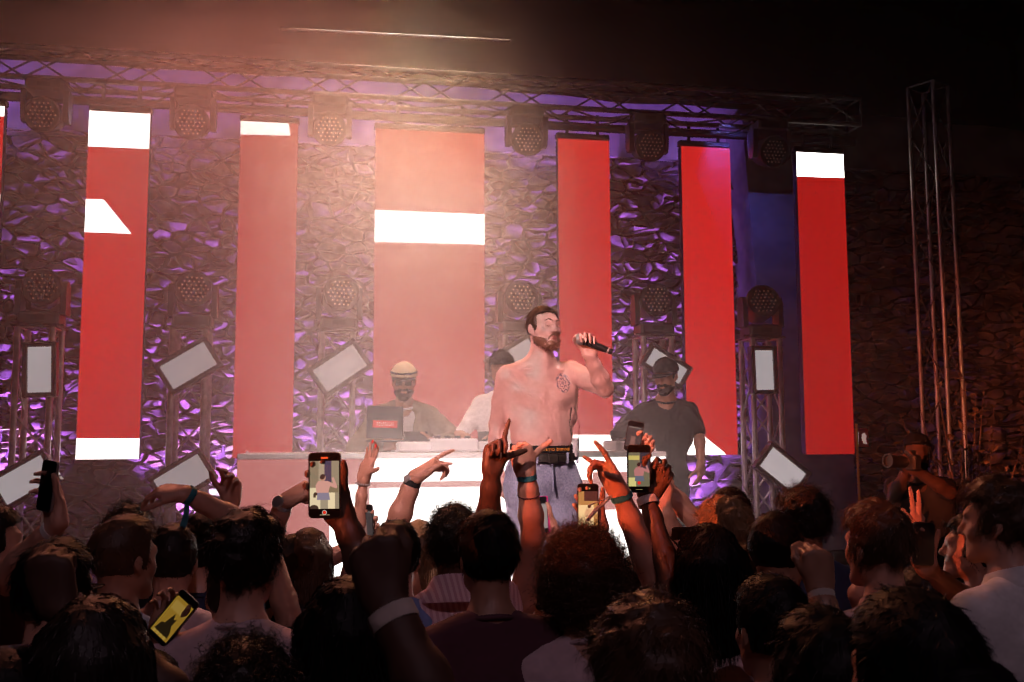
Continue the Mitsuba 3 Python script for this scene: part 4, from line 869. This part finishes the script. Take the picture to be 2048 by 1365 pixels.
def view_second(e, S, W, H):
    b, t, hd_, hr = figure(S, W, H, .52, .22, .78); fig = shapely.union_all([b, t, hd_, hr]); A = S(0, .10, 1, .87)
    for q, rgb in ((A.difference(shapely.union_all([fig, S(.0, .70, .52, .80), S(.55, .45, 1, .87), S(0, .10, .36, .30)])), (.16, .135, .08)), (S(.0, .70, .52, .80).difference(fig), (.55, .44, .12)), (S(.55, .45, 1, .87).difference(fig), (.035, .03, .04)), (S(0, .10, .36, .30).difference(fig), (.62, .54, .2))): e('picture', q, rgb)
    for q, rgb in ((b, (.45, .17, .16)), (t.difference(b), (.13, .13, .17)), (hd_, (.4, .1, .1)), (hr, (.02, .01, .01))): e('picture_figure', q.intersection(A).buffer(0), rgb)
    e('record_button', Point(.0, -.32 * H).buffer(.0052), (.8, .03, .02), 2); e('home_bar', S(.33, .03, .67, .037), (.5, .42, .15))
def view_amber(e, S, W, H):
    b, t, hd_, hr = figure(S, W, H, .60, .10, .80); fig = shapely.union_all([b, hd_, hr]); A = S(0, .0, 1, .86)
    for q, rgb in ((A.difference(shapely.union_all([fig, S(.3, .62, 1, .86), S(0, .0, .8, .52)])), (.80, .34, .10)), (S(.3, .62, 1, .86).difference(fig), (.16, .04, .03)), (S(0, .0, .8, .52).difference(fig), (1.5, .95, .45))): e('picture', q, rgb)
    for q, rgb in ((b, (1.2, .6, .3)), (hd_, (1.3, .75, .4)), (hr, (.1, .02, .01))): e('picture_figure', q.intersection(A).buffer(0), rgb)
    e('timer', S(.38, .91, .62, .95), (1.0, .5, .15))
def view_yellow(e, S, W, H):
    A = S(0, .05, 1, .9); blob = Polygon([((x_ - .5) * W, (y_ - .5) * H) for x_, y_ in ((.1, .12), (.2, .30), (.35, .33), (.42, .46), (.5, .60), (.6, .48), (.72, .52), (.70, .36), (.85, .24), (.9, .12))])
    e('picture', A.difference(blob).difference(S(.1, .62, .9, .82)), (.36, .20, .022)); e('picture', blob.intersection(A), (.02, .012, .004)); e('picture', S(.1, .62, .9, .82).difference(blob), (.44, .27, .05))
    for i in range(4): e('icon', Point((.17 + .2 * i - .5) * W, -.41 * H).buffer(.0045), (.5, .33, .06), 2)
def view_dim(e, S, W, H):
    e('picture', S(0, .1, 1, .86).difference(S(.3, .12, .62, .5)), (.045, .035, .035)); e('picture', S(.3, .12, .62, .5), (.22, .10, .08))
    e('picture', S(.06, .80, .9, .84), (.16, .14, .12), 1)
def view_pale(e, S, W, H):
    e('picture', S(0, .1, 1, .82).difference(S(.35, .3, .6, .7)), (.42, .32, .30)); e('picture', S(.35, .3, .6, .7), (.45, .12, .10))
def hold(px, py, d, upv, toward, side, drop=.098, out=.036):
    """Where a hand sits that holds a phone from behind: wrist, finger direction, back of the hand."""
    c = P(px, py, d); z = unit(toward); y = unit(upv - z * (upv @ z)); x = np.cross(y, z); q = 1 if side == 'R' else -1
    return dict(W=c + x * q * out - y * drop - z * .036, d=-x * q * .50 + y * .86, n=-z, pose='phone')
# ================================================================== the crowd
DS = lambda d: min(d * 1.28, 3.95 + d * .06) if d >= 1.9 else d * 1.10 + .0
dark = dict(skin='skin_tan')
tow = -FWD
# --- left edge
a = person('man in profile at the left photo edge, raising a phone before a strobe panel', (-14, 1008, 2.75), yaw=62, hair='short', skin='skin_fair', shirt='cloth_maroon', h=.006,
           arms={'L': dict(none=1), 'R': dict(hold(93, 978, 2.32, cv(.04, 1, 0), cv(-.45, .12, -.7), 'R', .10, .03), E=P(14, 1150, 2.42), sleeve=.4)})
m, *_ = band(a, 'R', .035, None, None, .02, .031); put(a['key'], 'wristband', m, 'cloth_white', smooth=40, label='white wristband')
phone('phone held up on edge at the left, its dark screen turned away', P(93, 972, 2.32), cv(.04, 1, 0), cv(-.45, .12, -.7), view=None, edge='phone_edge')
person('woman with parted dark hair and a bare pink lit neck at the left', (64, 1062, 3.1), hair='tied', hcol='hair_dark', shirt='cloth_hotpink', s=.95, build=.88, h=.0085, nh=900)
p3 = person('black-haired man with glasses and a pinkish shirt at the lower left, flat thick hair', (116, 1072, 2.02), yaw=26, pitch=2, hair='thick', hcol='hair_black', skin='skin_fair', shirt='cloth_pink', h=.0075, nh=3000)
q = p3; put(q['key'], 'glasses', cat_([tube([q['c'] + q['R'] @ V(.078, -.01, .012), q['c'] + q['R'] @ V(.075, .085, .01)], .0028, 6), tube([q['c'] + q['R'] @ V(.072, .098, .012), q['c'] + q['R'] @ V(.02, .112, .01), q['c'] + q['R'] @ V(-.072, .098, .012)], .0028, 6)]), 'black_plastic', smooth=True)
p6 = person('man with a short fade, ear showing, in a grey blue tee at the left', (252, 1026, 2.4), yaw=42, pitch=-2, hair='short', hcol='hair_brown', skin='skin_tan', shirt='cloth_greyblue', h=.007, nh=2600)
person('person with dark curly hair seen over the head of the man with the short fade', (257, 997, 3.05), hair='curly', hcol='hair_dark', shirt='cloth_black', h=.0085, nh=1500)
person('man with short dark hair and pale pink collared shirt, left of the wavy crown', (346, 1044, 2.75), yaw=-8, hair='short', hcol='hair_dark', skin='skin_fair', shirt='cloth_pink', collar='shirt', h=.008, nh=1600)
a = person('person in black with an orange lit forearm bent over the crowd, teal wristband dangling', (404, 1022, 2.95), hair='thick', hcol='hair_black', shirt='cloth_navy', h=.006, skin='skin_fair',
           arms={'L': dict(none=1), 'R': dict(W=P(372, 988, 2.75), E=P(492, 1052, 2.85), pose='droop', d=cv(-1, .18, -.1), n=cv(-.1, .95, -.35), sleeve=.3)})
m, cc_, ax_, f_ = band(a, 'R', .012, None, None, .020, .032); mat('band_teal', (.02, .14, .18), .5)
tail = cc_ + cv(0, -.03, -.02); put(a['key'], 'wristband', cat_([trimesh.Trimesh(*m) if False else trimesh.Trimesh(m[0], np.vstack([m[1][:, [0, 1, 2]], m[1][:, [0, 2, 3]]]), process=False), bx(tail + cv(-.002, -.02, 0), (.016, .003, .05)), bev(tail + cv(-.010, -.062, 0), (.022, .004, .05), .001, Ry(14))]), 'band_teal', label='teal wristband with a dangling end')
# --- the tall wavy head and its neighbours
p10 = person('person with big crown of wavy dark hair and dusty pink tee, left of centre', (494, 1008, 2.12), yaw=20, hair='wavy', hcol='hair_dark', skin='skin_fair', shirt='cloth_pink', h=.007, nh=5200)
person('person in a striped blue shirt just in front of the wavy head, mostly hidden', (470, 1105, 2.5), hair='short', hcol='hair_dark', shirt='cloth_stripe', collar='shirt', h=.009, nh=500, arms={'L': dict(W=P(440, 1300, 2.4)), 'R': dict(none=1)})
a = person('mostly hidden person with a fist and silver watch raised behind the wavy head', (515, 1120, 3.1), hair='short', hcol='hair_dark', skin='skin_fair', shirt='cloth_black', sleeve=.3, h=.006, nh=400,
           arms={'L': dict(W=P(462, 1008, 3.05), pose='droop', d=cv(.0, 1, .1), n=cv(.1, .1, 1), pole=cv(-1, -.2, 0)), 'R': dict(W=P(571, 1002, 2.9), E=P(535, 1090, 2.95), pose='fist', d=cv(.85, .55, 0), n=cv(-.4, .7, -.5))})
m, cc_, ax_, f_ = band(a, 'R', .02, None, None, .016, .031); put(a['key'], 'watch_strap', m, 'alu', smooth=40)
put(a['key'], 'watch_case', xf(lathe([(0, 0), (.024, 0), (.026, .006), (.022, .012), (0, .012)], 20), frame(cv(-.4, .45, -.8)), cc_ + cv(-.4, .45, -.8) * .031), 'alu', smooth=30, label='silver watch')
m, *_ = band(a, 'L', .025, None, None, .022, .031); put(a['key'], 'bracelet', m, 'black_plastic', smooth=40)
person('brown-haired woman far forward, left of the raised phone with the gold picture', (620, 1050, 3.85), yaw=10, hair='long', hcol='hair_brown', shirt='cloth_black', s=.93, build=.85, h=.009, nh=1200)
b = person('woman looking sideways in white rimmed glasses behind the wavy head', (590, 1062, 3.3), yaw=72, hair='sleek', hcol='hair_dark', shirt='cloth_black', s=.93, build=.85, h=.008, nh=900)
put(b['key'], 'glasses', cat_([tube([b['c'] + b['R'] @ V(.076, -.01, .01), b['c'] + b['R'] @ V(.07, .09, .008)], .003, 6)] + [tube([b['c'] + b['R'] @ V(q_ + .022 * math.cos(t), .106, .004 + .02 * math.sin(t)) for t in np.linspace(0, 6.28, 14)], .0026, 5, caps=False) for q_ in (-.034, .034)]), 'white_plastic', smooth=True)
a = person('woman with smooth brown hair below the gold phone, a bare arm with red nails raised', (607, 1090, 3.55), hair='long', hcol='hair_brown', skin='skin_fair', shirt='cloth_black', s=.95, build=.85, sleeve=.0, h=.006, nh=2200,
           arms={'L': dict(none=1), 'R': dict(W=P(727, 962, 3.25), E=P(712, 1085, 3.3), pose='open', d=cv(.30, 1, .0), n=cv(.75, -.1, .65), thin=.82, hs=.92)})
m, cc_, ax_, f_ = band(a, 'R', .012, None, None, .008, .026); put(a['key'], 'bracelet', cat_([xf(trimesh.creation.icosphere(1, .0052), np.eye(3), cc_ + f_ @ V(.027 * math.cos(t), .027 * math.sin(t), 0)) for t in np.linspace(0, 6.28, 17)[:-1]]), 'alu', smooth=True, label='beaded bracelet')
W_, E_, F_ = a['wrists']['R']
mat('nail_red', (.75, .02, .02), .3)
for i_, (fx, fy, fz, ln) in enumerate(FING[:2]): put(a['key'], 'nail', xf(trimesh.creation.icosphere(2, 1.0), F_ @ np.diag([.0062, .009, .004]), W_ + F_ @ (V(-fx * 1.25, fy + sum(ln) * .90, -.022 + .006 * (i_ == 0)) * .92)), 'nail_red', smooth=True, label='red painted nail')
# --- dark phone holder
a = person('straight black-haired person lifting the phone with the gold picture, left of centre', (694, 1136, 1.88), hair='sleek', hcol='hair_black', skin='skin_dark', shirt='cloth_black', s=.97, h=.006, nh=3200,
           arms={'L': dict(none=1), 'R': dict(hold(649, 971, 1.90, cv(-.01, 1, .03), cv(.02, .05, -1), 'R', .085, .040), E=P(742, 1165, 1.90))})
phone('phone lifted by a dark hand left of centre, recording the singer in gold tones', P(649, 971, 1.90), cv(-.01, 1, .03), cv(.02, .05, -1), view=view_gold, gain=1.0, w=.079, h=.160)
# --- foreground fist
a = person('dark foreground person whose raised fist wears a pale wristband', (985, 1560, 1.12), hair='short', hcol='hair_black', skin='skin_deep', shirt='cloth_black', sleeve=.3, h=.006, nh=300, s=.95,
           arms={'R': dict(none=1), 'L': dict(W=P(772, 1205, 1.42), E=P(880, 1440, 1.34), pose='fist', d=cv(-.22, 1, .1), n=cv(.1, .1, -1), hs=1.06, thin=1.06)})
m, *_ = band(a, 'L', .028, None, None, .026, .036); put(a['key'], 'wristband', m, 'cloth_sand', smooth=40, label='pale wristband')
# --- blue shirt and neighbours
p16 = person('dark-haired man in a blue collared shirt, centre left', (792, 1038, 2.75), yaw=-4, hair='short', hcol='hair_black', skin='skin_fair', shirt='cloth_blue', collar='shirt', h=.0075, nh=2600, sleeve=1.0)
a = person('person hidden behind the blue shirt, pointing arm with a wrist watch raised', (752, 1075, 3.25), hair='short', hcol='hair_dark', skin='skin_fair', shirt='cloth_black', sleeve=.3, h=.006, nh=300,
           arms={'R': dict(W=P(829, 955, 2.98), E=P(788, 1062, 2.98), pose='flick', d=cv(.80, .58, .0), n=cv(-.55, .78, -.25)), 'L': dict(hold(730, 1046, 3.28, cv(-.06, 1, .05), cv(-.1, .05, -1), 'L'), pole=cv(-1, -.4, 0))})
m, cc_, ax_, f_ = band(a, 'R', .022, None, None, .022, .031); put(a['key'], 'watch_strap', m, 'black_plastic', smooth=40)
put(a['key'], 'watch_case', bev(cc_ + cv(-.55, .6, -.5) * .032, (.034, .034, .012), .005, frame(cv(-.55, .6, -.5))), 'alu', label='square metal watch case')
phone('small phone left of the blue collar, camera view dim', P(730, 1046, 3.28), cv(-.06, 1, .05), cv(-.1, .05, -1), view=view_dim, w=.07, h=.148)
person('long-haired blond woman far forward between two dark heads', (838, 1036, 3.7), yaw=8, hair='long', hcol='hair_blond', skin='skin_fair', shirt='cloth_maroon', s=.94, build=.85, h=.0085, nh=2600)
a = person('man with a messy quiff and a pink striped hooded top, a dark arm pointing up', (908, 1000, 2.8), yaw=12, hair='curly', hcol='hair_dark', skin='skin_dark', shirt='cloth_pinkstripe', collar='hood', h=.006, nh=2600, sleeve=.4,
           arms={'L': dict(none=1), 'R': dict(W=P(984, 944, 2.62), E=P(974, 1075, 2.68), pose='gun', d=cv(.12, 1, .1), n=cv(-.5, .1, .85))})
p19 = person('man with a round black head of hair in a maroon tee, front centre', (976, 1016, 2.3), yaw=-6, hair='thick', hcol='hair_black', skin='skin_tan', shirt='cloth_maroon', h=.0065, nh=4600)
# --- hidden pair under the singer
a = person('person behind the afro with thumb up, teal band and thin cord on the forearm', (1105, 1120, 2.95), hair='short', hcol='hair_dark', skin='skin_fair', shirt='cloth_black', sleeve=.3, h=.006, nh=300,
           arms={'L': dict(W=P(1053, 948, 2.72), E=P(1066, 1072, 2.74), pose='thumb', d=cv(-.22, 1, .1), n=cv(.3, .1, -1)), 'R': dict(hold(1176, 1012, 2.70, cv(.0, 1, .04), cv(-.05, .05, -1), 'R', .085, .042), pole=cv(1, -.3, 0))})
m, *_ = band(a, 'L', .012, None, None, .017, .032); put(a['key'], 'wristband', m, 'band_teal', smooth=40, label='teal wristband')
W_, E_, _ = a['wrists']['L']; ax_ = unit(W_ - E_); q0 = W_ - ax_ * .075; fr_ = frame(ax_); put(a['key'], 'cord_bracelet', tube([q0 + fr_ @ V(.038 * math.cos(t), .038 * math.sin(t), .006 * math.sin(t)) for t in np.linspace(0, 6.28, 25)], .0022, 5, caps=False), 'cloth_maroon', smooth=True)
phone('phone with an amber bright picture above the afro', P(1176, 1012, 2.70), cv(.0, 1, .04), cv(-.05, .05, -1), view=view_amber, gain=.62)
a = person('person further forward with a pink edged phone tilted below the singer', (1098, 1150, 3.5), hair='short', hcol='hair_dark', shirt='cloth_black', sleeve=.3, h=.0075, nh=300, arms={'L': dict(none=1), 'R': dict(hold(1082, 1030, 3.28, cv(-.22, 1, 0), cv(-.62, .1, -.75), 'R'), pole=cv(1, -.3, 0))})
phone('pink edged phone tilted sideways below the jeans of the singer', P(1082, 1030, 3.28), cv(-.22, 1, 0), cv(-.62, .1, -.75), view=view_pale, edge='cloth_hotpink', gain=.7)
p20 = person('person with a big round afro and rolled pale sleeve, curled hand raised below the singer', (1163, 1036, 2.3), hair='afro', hcol='hair_brown', skin='skin_fair', shirt='cloth_pink', h=.006, nh=9000, sleeve=.5,
             arms={'L': dict(none=1), 'R': dict(W=P(1241, 988, 2.34), E=P(1316, 1180, 2.36), pose='flick', d=cv(-.48, .9, .0), n=cv(.75, .35, .5))})
m, cc_, ax_, f_ = band(p20, 'R', .008, None, None, .018, .031); put(p20['key'], 'wristband', m, 'band_teal', smooth=40, label='teal wristband'); put(p20['key'], 'ribbon', cat_([tube([cc_ + cv(-.03, 0, -.01), cc_ + cv(-.075, -.035, -.015), cc_ + cv(-.105, -.07, -.02)], [.003, .006, .005], 4), tube([cc_ + cv(-.03, .004, -.01), cc_ + cv(-.07, -.014, -.015), cc_ + cv(-.10, -.024, -.02)], .0018, 4)]), 'cloth_greyblue', smooth=True)
# --- right of centre
person('low dark-haired person in a pale top between the afro and the sunglasses woman', (1272, 1108, 2.75), yaw=6, hair='messy', hcol='hair_dark', skin='skin_fair', shirt='cloth_pink', s=.95, h=.009, nh=1800)
a = person('person with messy sandy hair right of centre, in front of the bun', (1447, 986, 2.75), yaw=-14, hair='messy', hcol='hair_blond', skin='skin_fair', shirt='cloth_pink', h=.008, nh=3600, sleeve=.5)
phone('phone held high right of the singer, small pink singer on yellow with red record dot', P(1278, 938, 2.38), cv(.0, 1, .04), cv(-.03, .05, -1), view=view_second, w=.072, h=.146)
a = person('person with black hair in a bun, bare arm reaching up with a tall phone', (1456, 966, 3.25), hair='tied', hcol='hair_black', skin='skin_fair', shirt='cloth_black', sleeve=.0, h=.006, nh=1400,
           arms={'R': dict(none=1), 'L': dict({**hold(1268, 873, 3.2, cv(.17, 1, 0), cv(-.15, .0, -1), 'L', .085, -.022), 'pose': 'grip'}, E=P(1398, 1052, 3.15), hs=.85)})
phone('tall grey phone in a bare hand, held higher than all the other phones', P(1268, 873, 3.2), cv(.17, 1, 0), cv(-.15, .0, -1), view=view_dim, w=.068, h=.125, gain=1.0)
person('mostly hidden person with a pale fist raised right of the record dot phone', (1385, 1130, 3.2), hair='short', hcol='hair_dark', skin='skin_fair', shirt='cloth_black', sleeve=.3, h=.007, nh=300, arms={'R': dict(none=1), 'L': dict(W=P(1325, 1010, 3.05), E=P(1352, 1092, 3.05), pose='fist', d=cv(-.1, 1, 0), n=cv(0, 0, -1))})
w26 = person('long-haired woman wearing dark sunglasses on top of her head, right of the white band', (1412, 1040, 2.25), yaw=-14, hair='long', hcol='hair_black', skin='skin_dark', shirt='cloth_pink', s=.97, build=.88, h=.006, nh=4200, sleeve=.45,
             arms={'R': dict(none=1), 'L': dict({**hold(1278, 938, 2.38, cv(.0, 1, .04), cv(-.03, .05, -1), 'L', .085, -.026), 'pose': 'grip'}, E=P(1344, 1172, 2.30))})
m, *_ = band(w26, 'L', .02, None, None, .024, .031); put(w26['key'], 'wristband', m, 'cloth_white', smooth=40, label='white wristband')
q = w26; put(q['key'], 'sunglasses', cat_([xf(bev((0, 0, 0), (.062, .008, .045), .004), q['R'] @ Rz(s_ * -18) @ Rx(30), q['c'] + q['R'] @ V(s_ * .04, .066, .098)) for s_ in (-1, 1)] + [tube([q['c'] + q['R'] @ V(s_ * .085, .06, .09), q['c'] + q['R'] @ V(s_ * .092, -.03, .05)], .003, 6) for s_ in (-1, 1)]), 'lens_dark')
person('person in a hot pink top squeezed beside the long-haired woman', (1484, 1085, 2.55), hair='short', hcol='hair_dark', skin='skin_fair', shirt='cloth_hotpink', s=.95, build=.9, h=.009, nh=400)
person('curly dark-haired person in front of the rightmost tower', (1604, 962, 3.1), yaw=-10, hair='curly', hcol='hair_dark', skin='skin_fair', shirt='cloth_navy', h=.0085, nh=2400)
p31 = person('man with a black skin fade, ear and cheek showing, right of the hot pink top', (1553, 1012, 2.42), yaw=48, hair='fade', hcol='hair_black', skin='skin_tan', shirt='cloth_black', h=.0065, nh=2600)
a = person('black-cropped person in a pale tee at lower right, fist raised with a pale band', (1540, 1143, 1.9), yaw=-6, hair='short', hcol='hair_black', skin='skin_tan', shirt='cloth_sand', h=.0065, nh=2600, sleeve=.4,
           arms={'L': dict(none=1), 'R': dict(W=P(1640, 1178, 2.0), E=P(1668, 1320, 1.92), pose='fist', d=cv(-.08, 1, 0), n=cv(.1, .1, -1))})
m, *_ = band(a, 'R', .02, None, None, .02, .031); put(a['key'], 'wristband', m, 'cloth_sand', smooth=40)
person('man with swept brown hair in a pinkish collared shirt, right side', (1750, 994, 2.38), yaw=-16, hair='messy', hcol='hair_brown', skin='skin_fair', shirt='cloth_pink', collar='shirt', h=.007, nh=3200)
a = person('person hidden at right, two orange lit fingers raised, dark phone below', (1838, 1130, 2.9), hair='short', hcol='hair_dark', skin='skin_fair', shirt='cloth_black', sleeve=.3, h=.006, nh=400,
           arms={'L': dict(W=P(1824, 1085, 2.78), pose='vee', d=cv(-.05, 1, 0), n=cv(0, 0, -1), pole=cv(-1, -.4, 0)), 'R': dict(hold(1848, 1088, 2.66, cv(.05, 1, .02), cv(0, .05, -1), 'R'), pole=cv(1, -.4, 0))})
phone('phone with a black screen at right below the two raised fingers', P(1848, 1088, 2.66), cv(.05, 1, .02), cv(0, .05, -1), w=.072, h=.146)
person('woman in profile with an orange lit cheek facing left, at right', (1938, 1022, 2.95), yaw=-62, pitch=6, hair='messy', hcol='hair_dark', skin='skin_fair', shirt='cloth_black', s=.94, build=.86, h=.007, nh=1200)
p38 = person('brown-haired man in a white collared shirt at the right edge, face turned left', (1992, 944, 2.4), yaw=-44, hair='wavy', hcol='hair_brown', skin='skin_fair', shirt='cloth_white', collar='shirt', h=.0065, nh=3600, tyaw=-16)
# --- foreground silhouettes
person('foreground woman with long smooth dark hair rimmed orange at lower left', (200, 1176, 1.58), yaw=16, hair='long', hcol='hair_dark', skin='skin_tan', shirt='cloth_black', s=.97, h=.0075, nh=4600)
person('small person at the lower left corner with dark bent arm raised', (20, 1290, 1.5), yaw=10, hair='short', hcol='hair_black', skin='skin_deep', shirt='cloth_pink', h=.0065, nh=600, s=.95, arms={'L': dict(none=1), 'R': dict(W=P(112, 1215, 1.62), pose='fist', d=cv(-.2, 1, 0), n=cv(0, 0, -1), pole=cv(1, -.6, 0))})
person('dark curly head at the bottom edge below the dusty pink tee', (492, 1262, 1.72), hair='curly', hcol='hair_dark', skin='skin_tan', shirt='cloth_black', h=.008, nh=4200)
a = person('person whose hand holds a phone with a yellow picture low in the crowd at left', (300, 1300, 1.9), hair='short', hcol='hair_black', skin='skin_tan', shirt='cloth_black', h=.0065, nh=400, s=.93, arms={'L': dict(none=1), 'R': dict(hold(346, 1236, 2.02, cv(.62, .78, .1), cv(-.12, .25, -1), 'R', .085, .01), pole=cv(1, -.5, -.2))})
phone('phone low in the crowd at left showing a yellow picture', P(346, 1236, 2.02), cv(.62, .78, .1), cv(-.12, .25, -1), view=view_yellow, w=.066, h=.14, gain=.6)
person('person with wavy brown hair at the bottom edge, right of centre', (1296, 1172, 1.62), hair='wavy', hcol='hair_brown', skin='skin_tan', shirt='cloth_black', h=.0085, nh=5600, s=1.06)
person('large dark head at the bottom right of centre', (1640, 1206, 1.68), hair='thick', hcol='hair_black', skin='skin_tan', shirt='cloth_black', h=.008, nh=3600)
person('near dark figure in black whose sloping shoulder covers the lower right', (1822, 1172, 1.32), yaw=-10, hair='short', hcol='hair_black', skin='skin_tan', shirt='cloth_black', h=.0085, nh=2600, build=1.1)
person('dark head at the very bottom right corner', (1925, 1300, 1.25), hair='thick', hcol='hair_black', skin='skin_tan', shirt='cloth_black', h=.0085, nh=2600)
# ================================================================== stage smoke (a closed box of thin lit smoke over the stage)
SX0, SX1, SY0, SY1, SZ0, SZ1 = -5.6, 6.4, 4.72, 9.28, STAGE + .06, 6.6
nx, ny, nz = 36, 24, 28
gz, gy, gx = np.meshgrid(np.linspace(SZ0, SZ1, nz), np.linspace(SY0, SY1, ny), np.linspace(SX0, SX1, nx), indexing='ij')
def gauss(cx, cy, cz, sx, sy, sz): return np.exp(-(((gx - cx) / sx) ** 2 + ((gy - cy) / sy) ** 2 + ((gz - cz) / sz) ** 2))
q = np.stack([gx, gy, gz], -1)
dens = .44 * gauss(.2, 7.3, 3.3, 1.6, 1.1, 1.5) + .85 * gauss(.60, 8.2, 3.75, 1.25, .5, .85) + .46 * gauss(-.75, 7.2, 4.25, 1.05, 1.2, .8) + .36 * gauss(.5, 6.7, 1.9, 2.3, .9, .9) + .5 * gauss(.4, 6.0, 1.5, 1.5, .3, .45) + .03 * gauss(-1.2, 6.8, 3, 3.6, 2.2, 3) + .012
dens *= .45 + 1.1 * meshkit.fbm(q * [1.0, 1.0, 1.2], 3, 5)
edge = np.clip((gx - SX0) / 2.2, 0, 1) * np.clip((SX1 - gx) / 1.0, 0, 1) * np.clip((gy - SY0) / .5, 0, 1) * np.clip((6.1 - gz) / 2.1, 0, 1) * np.clip((9.0 - gy) / .9, 0, 1)
dens = (dens * edge).astype(np.float32)
SMOKE = 1.0
scene['smoke_medium'] = {'type': 'heterogeneous', 'albedo': {'type': 'rgb', 'value': [.95, .93, .92]}, 'scale': SMOKE,
    'sigma_t': {'type': 'gridvolume', 'grid': mi.VolumeGrid(dens[..., None]), 'to_world': T().translate([SX0, SY0, SZ0]).scale([SX1 - SX0, SY1 - SY0, SZ1 - SZ0]), 'filter_type': 'trilinear'},
    'phase': {'type': 'hg', 'g': 0.25}}
k = thing('smoke', 'thin pale stage smoke drifting in front of the video columns', kind='stuff')
scene[k] = {'type': 'cube', 'to_world': T().translate([(SX0 + SX1) / 2, (SY0 + SY1) / 2, (SZ0 + SZ1) / 2]).scale([(SX1 - SX0) / 2, (SY1 - SY0) / 2, (SZ1 - SZ0) / 2]),
            'bsdf': {'type': 'null'}, 'interior': {'type': 'ref', 'id': 'smoke_medium'}}
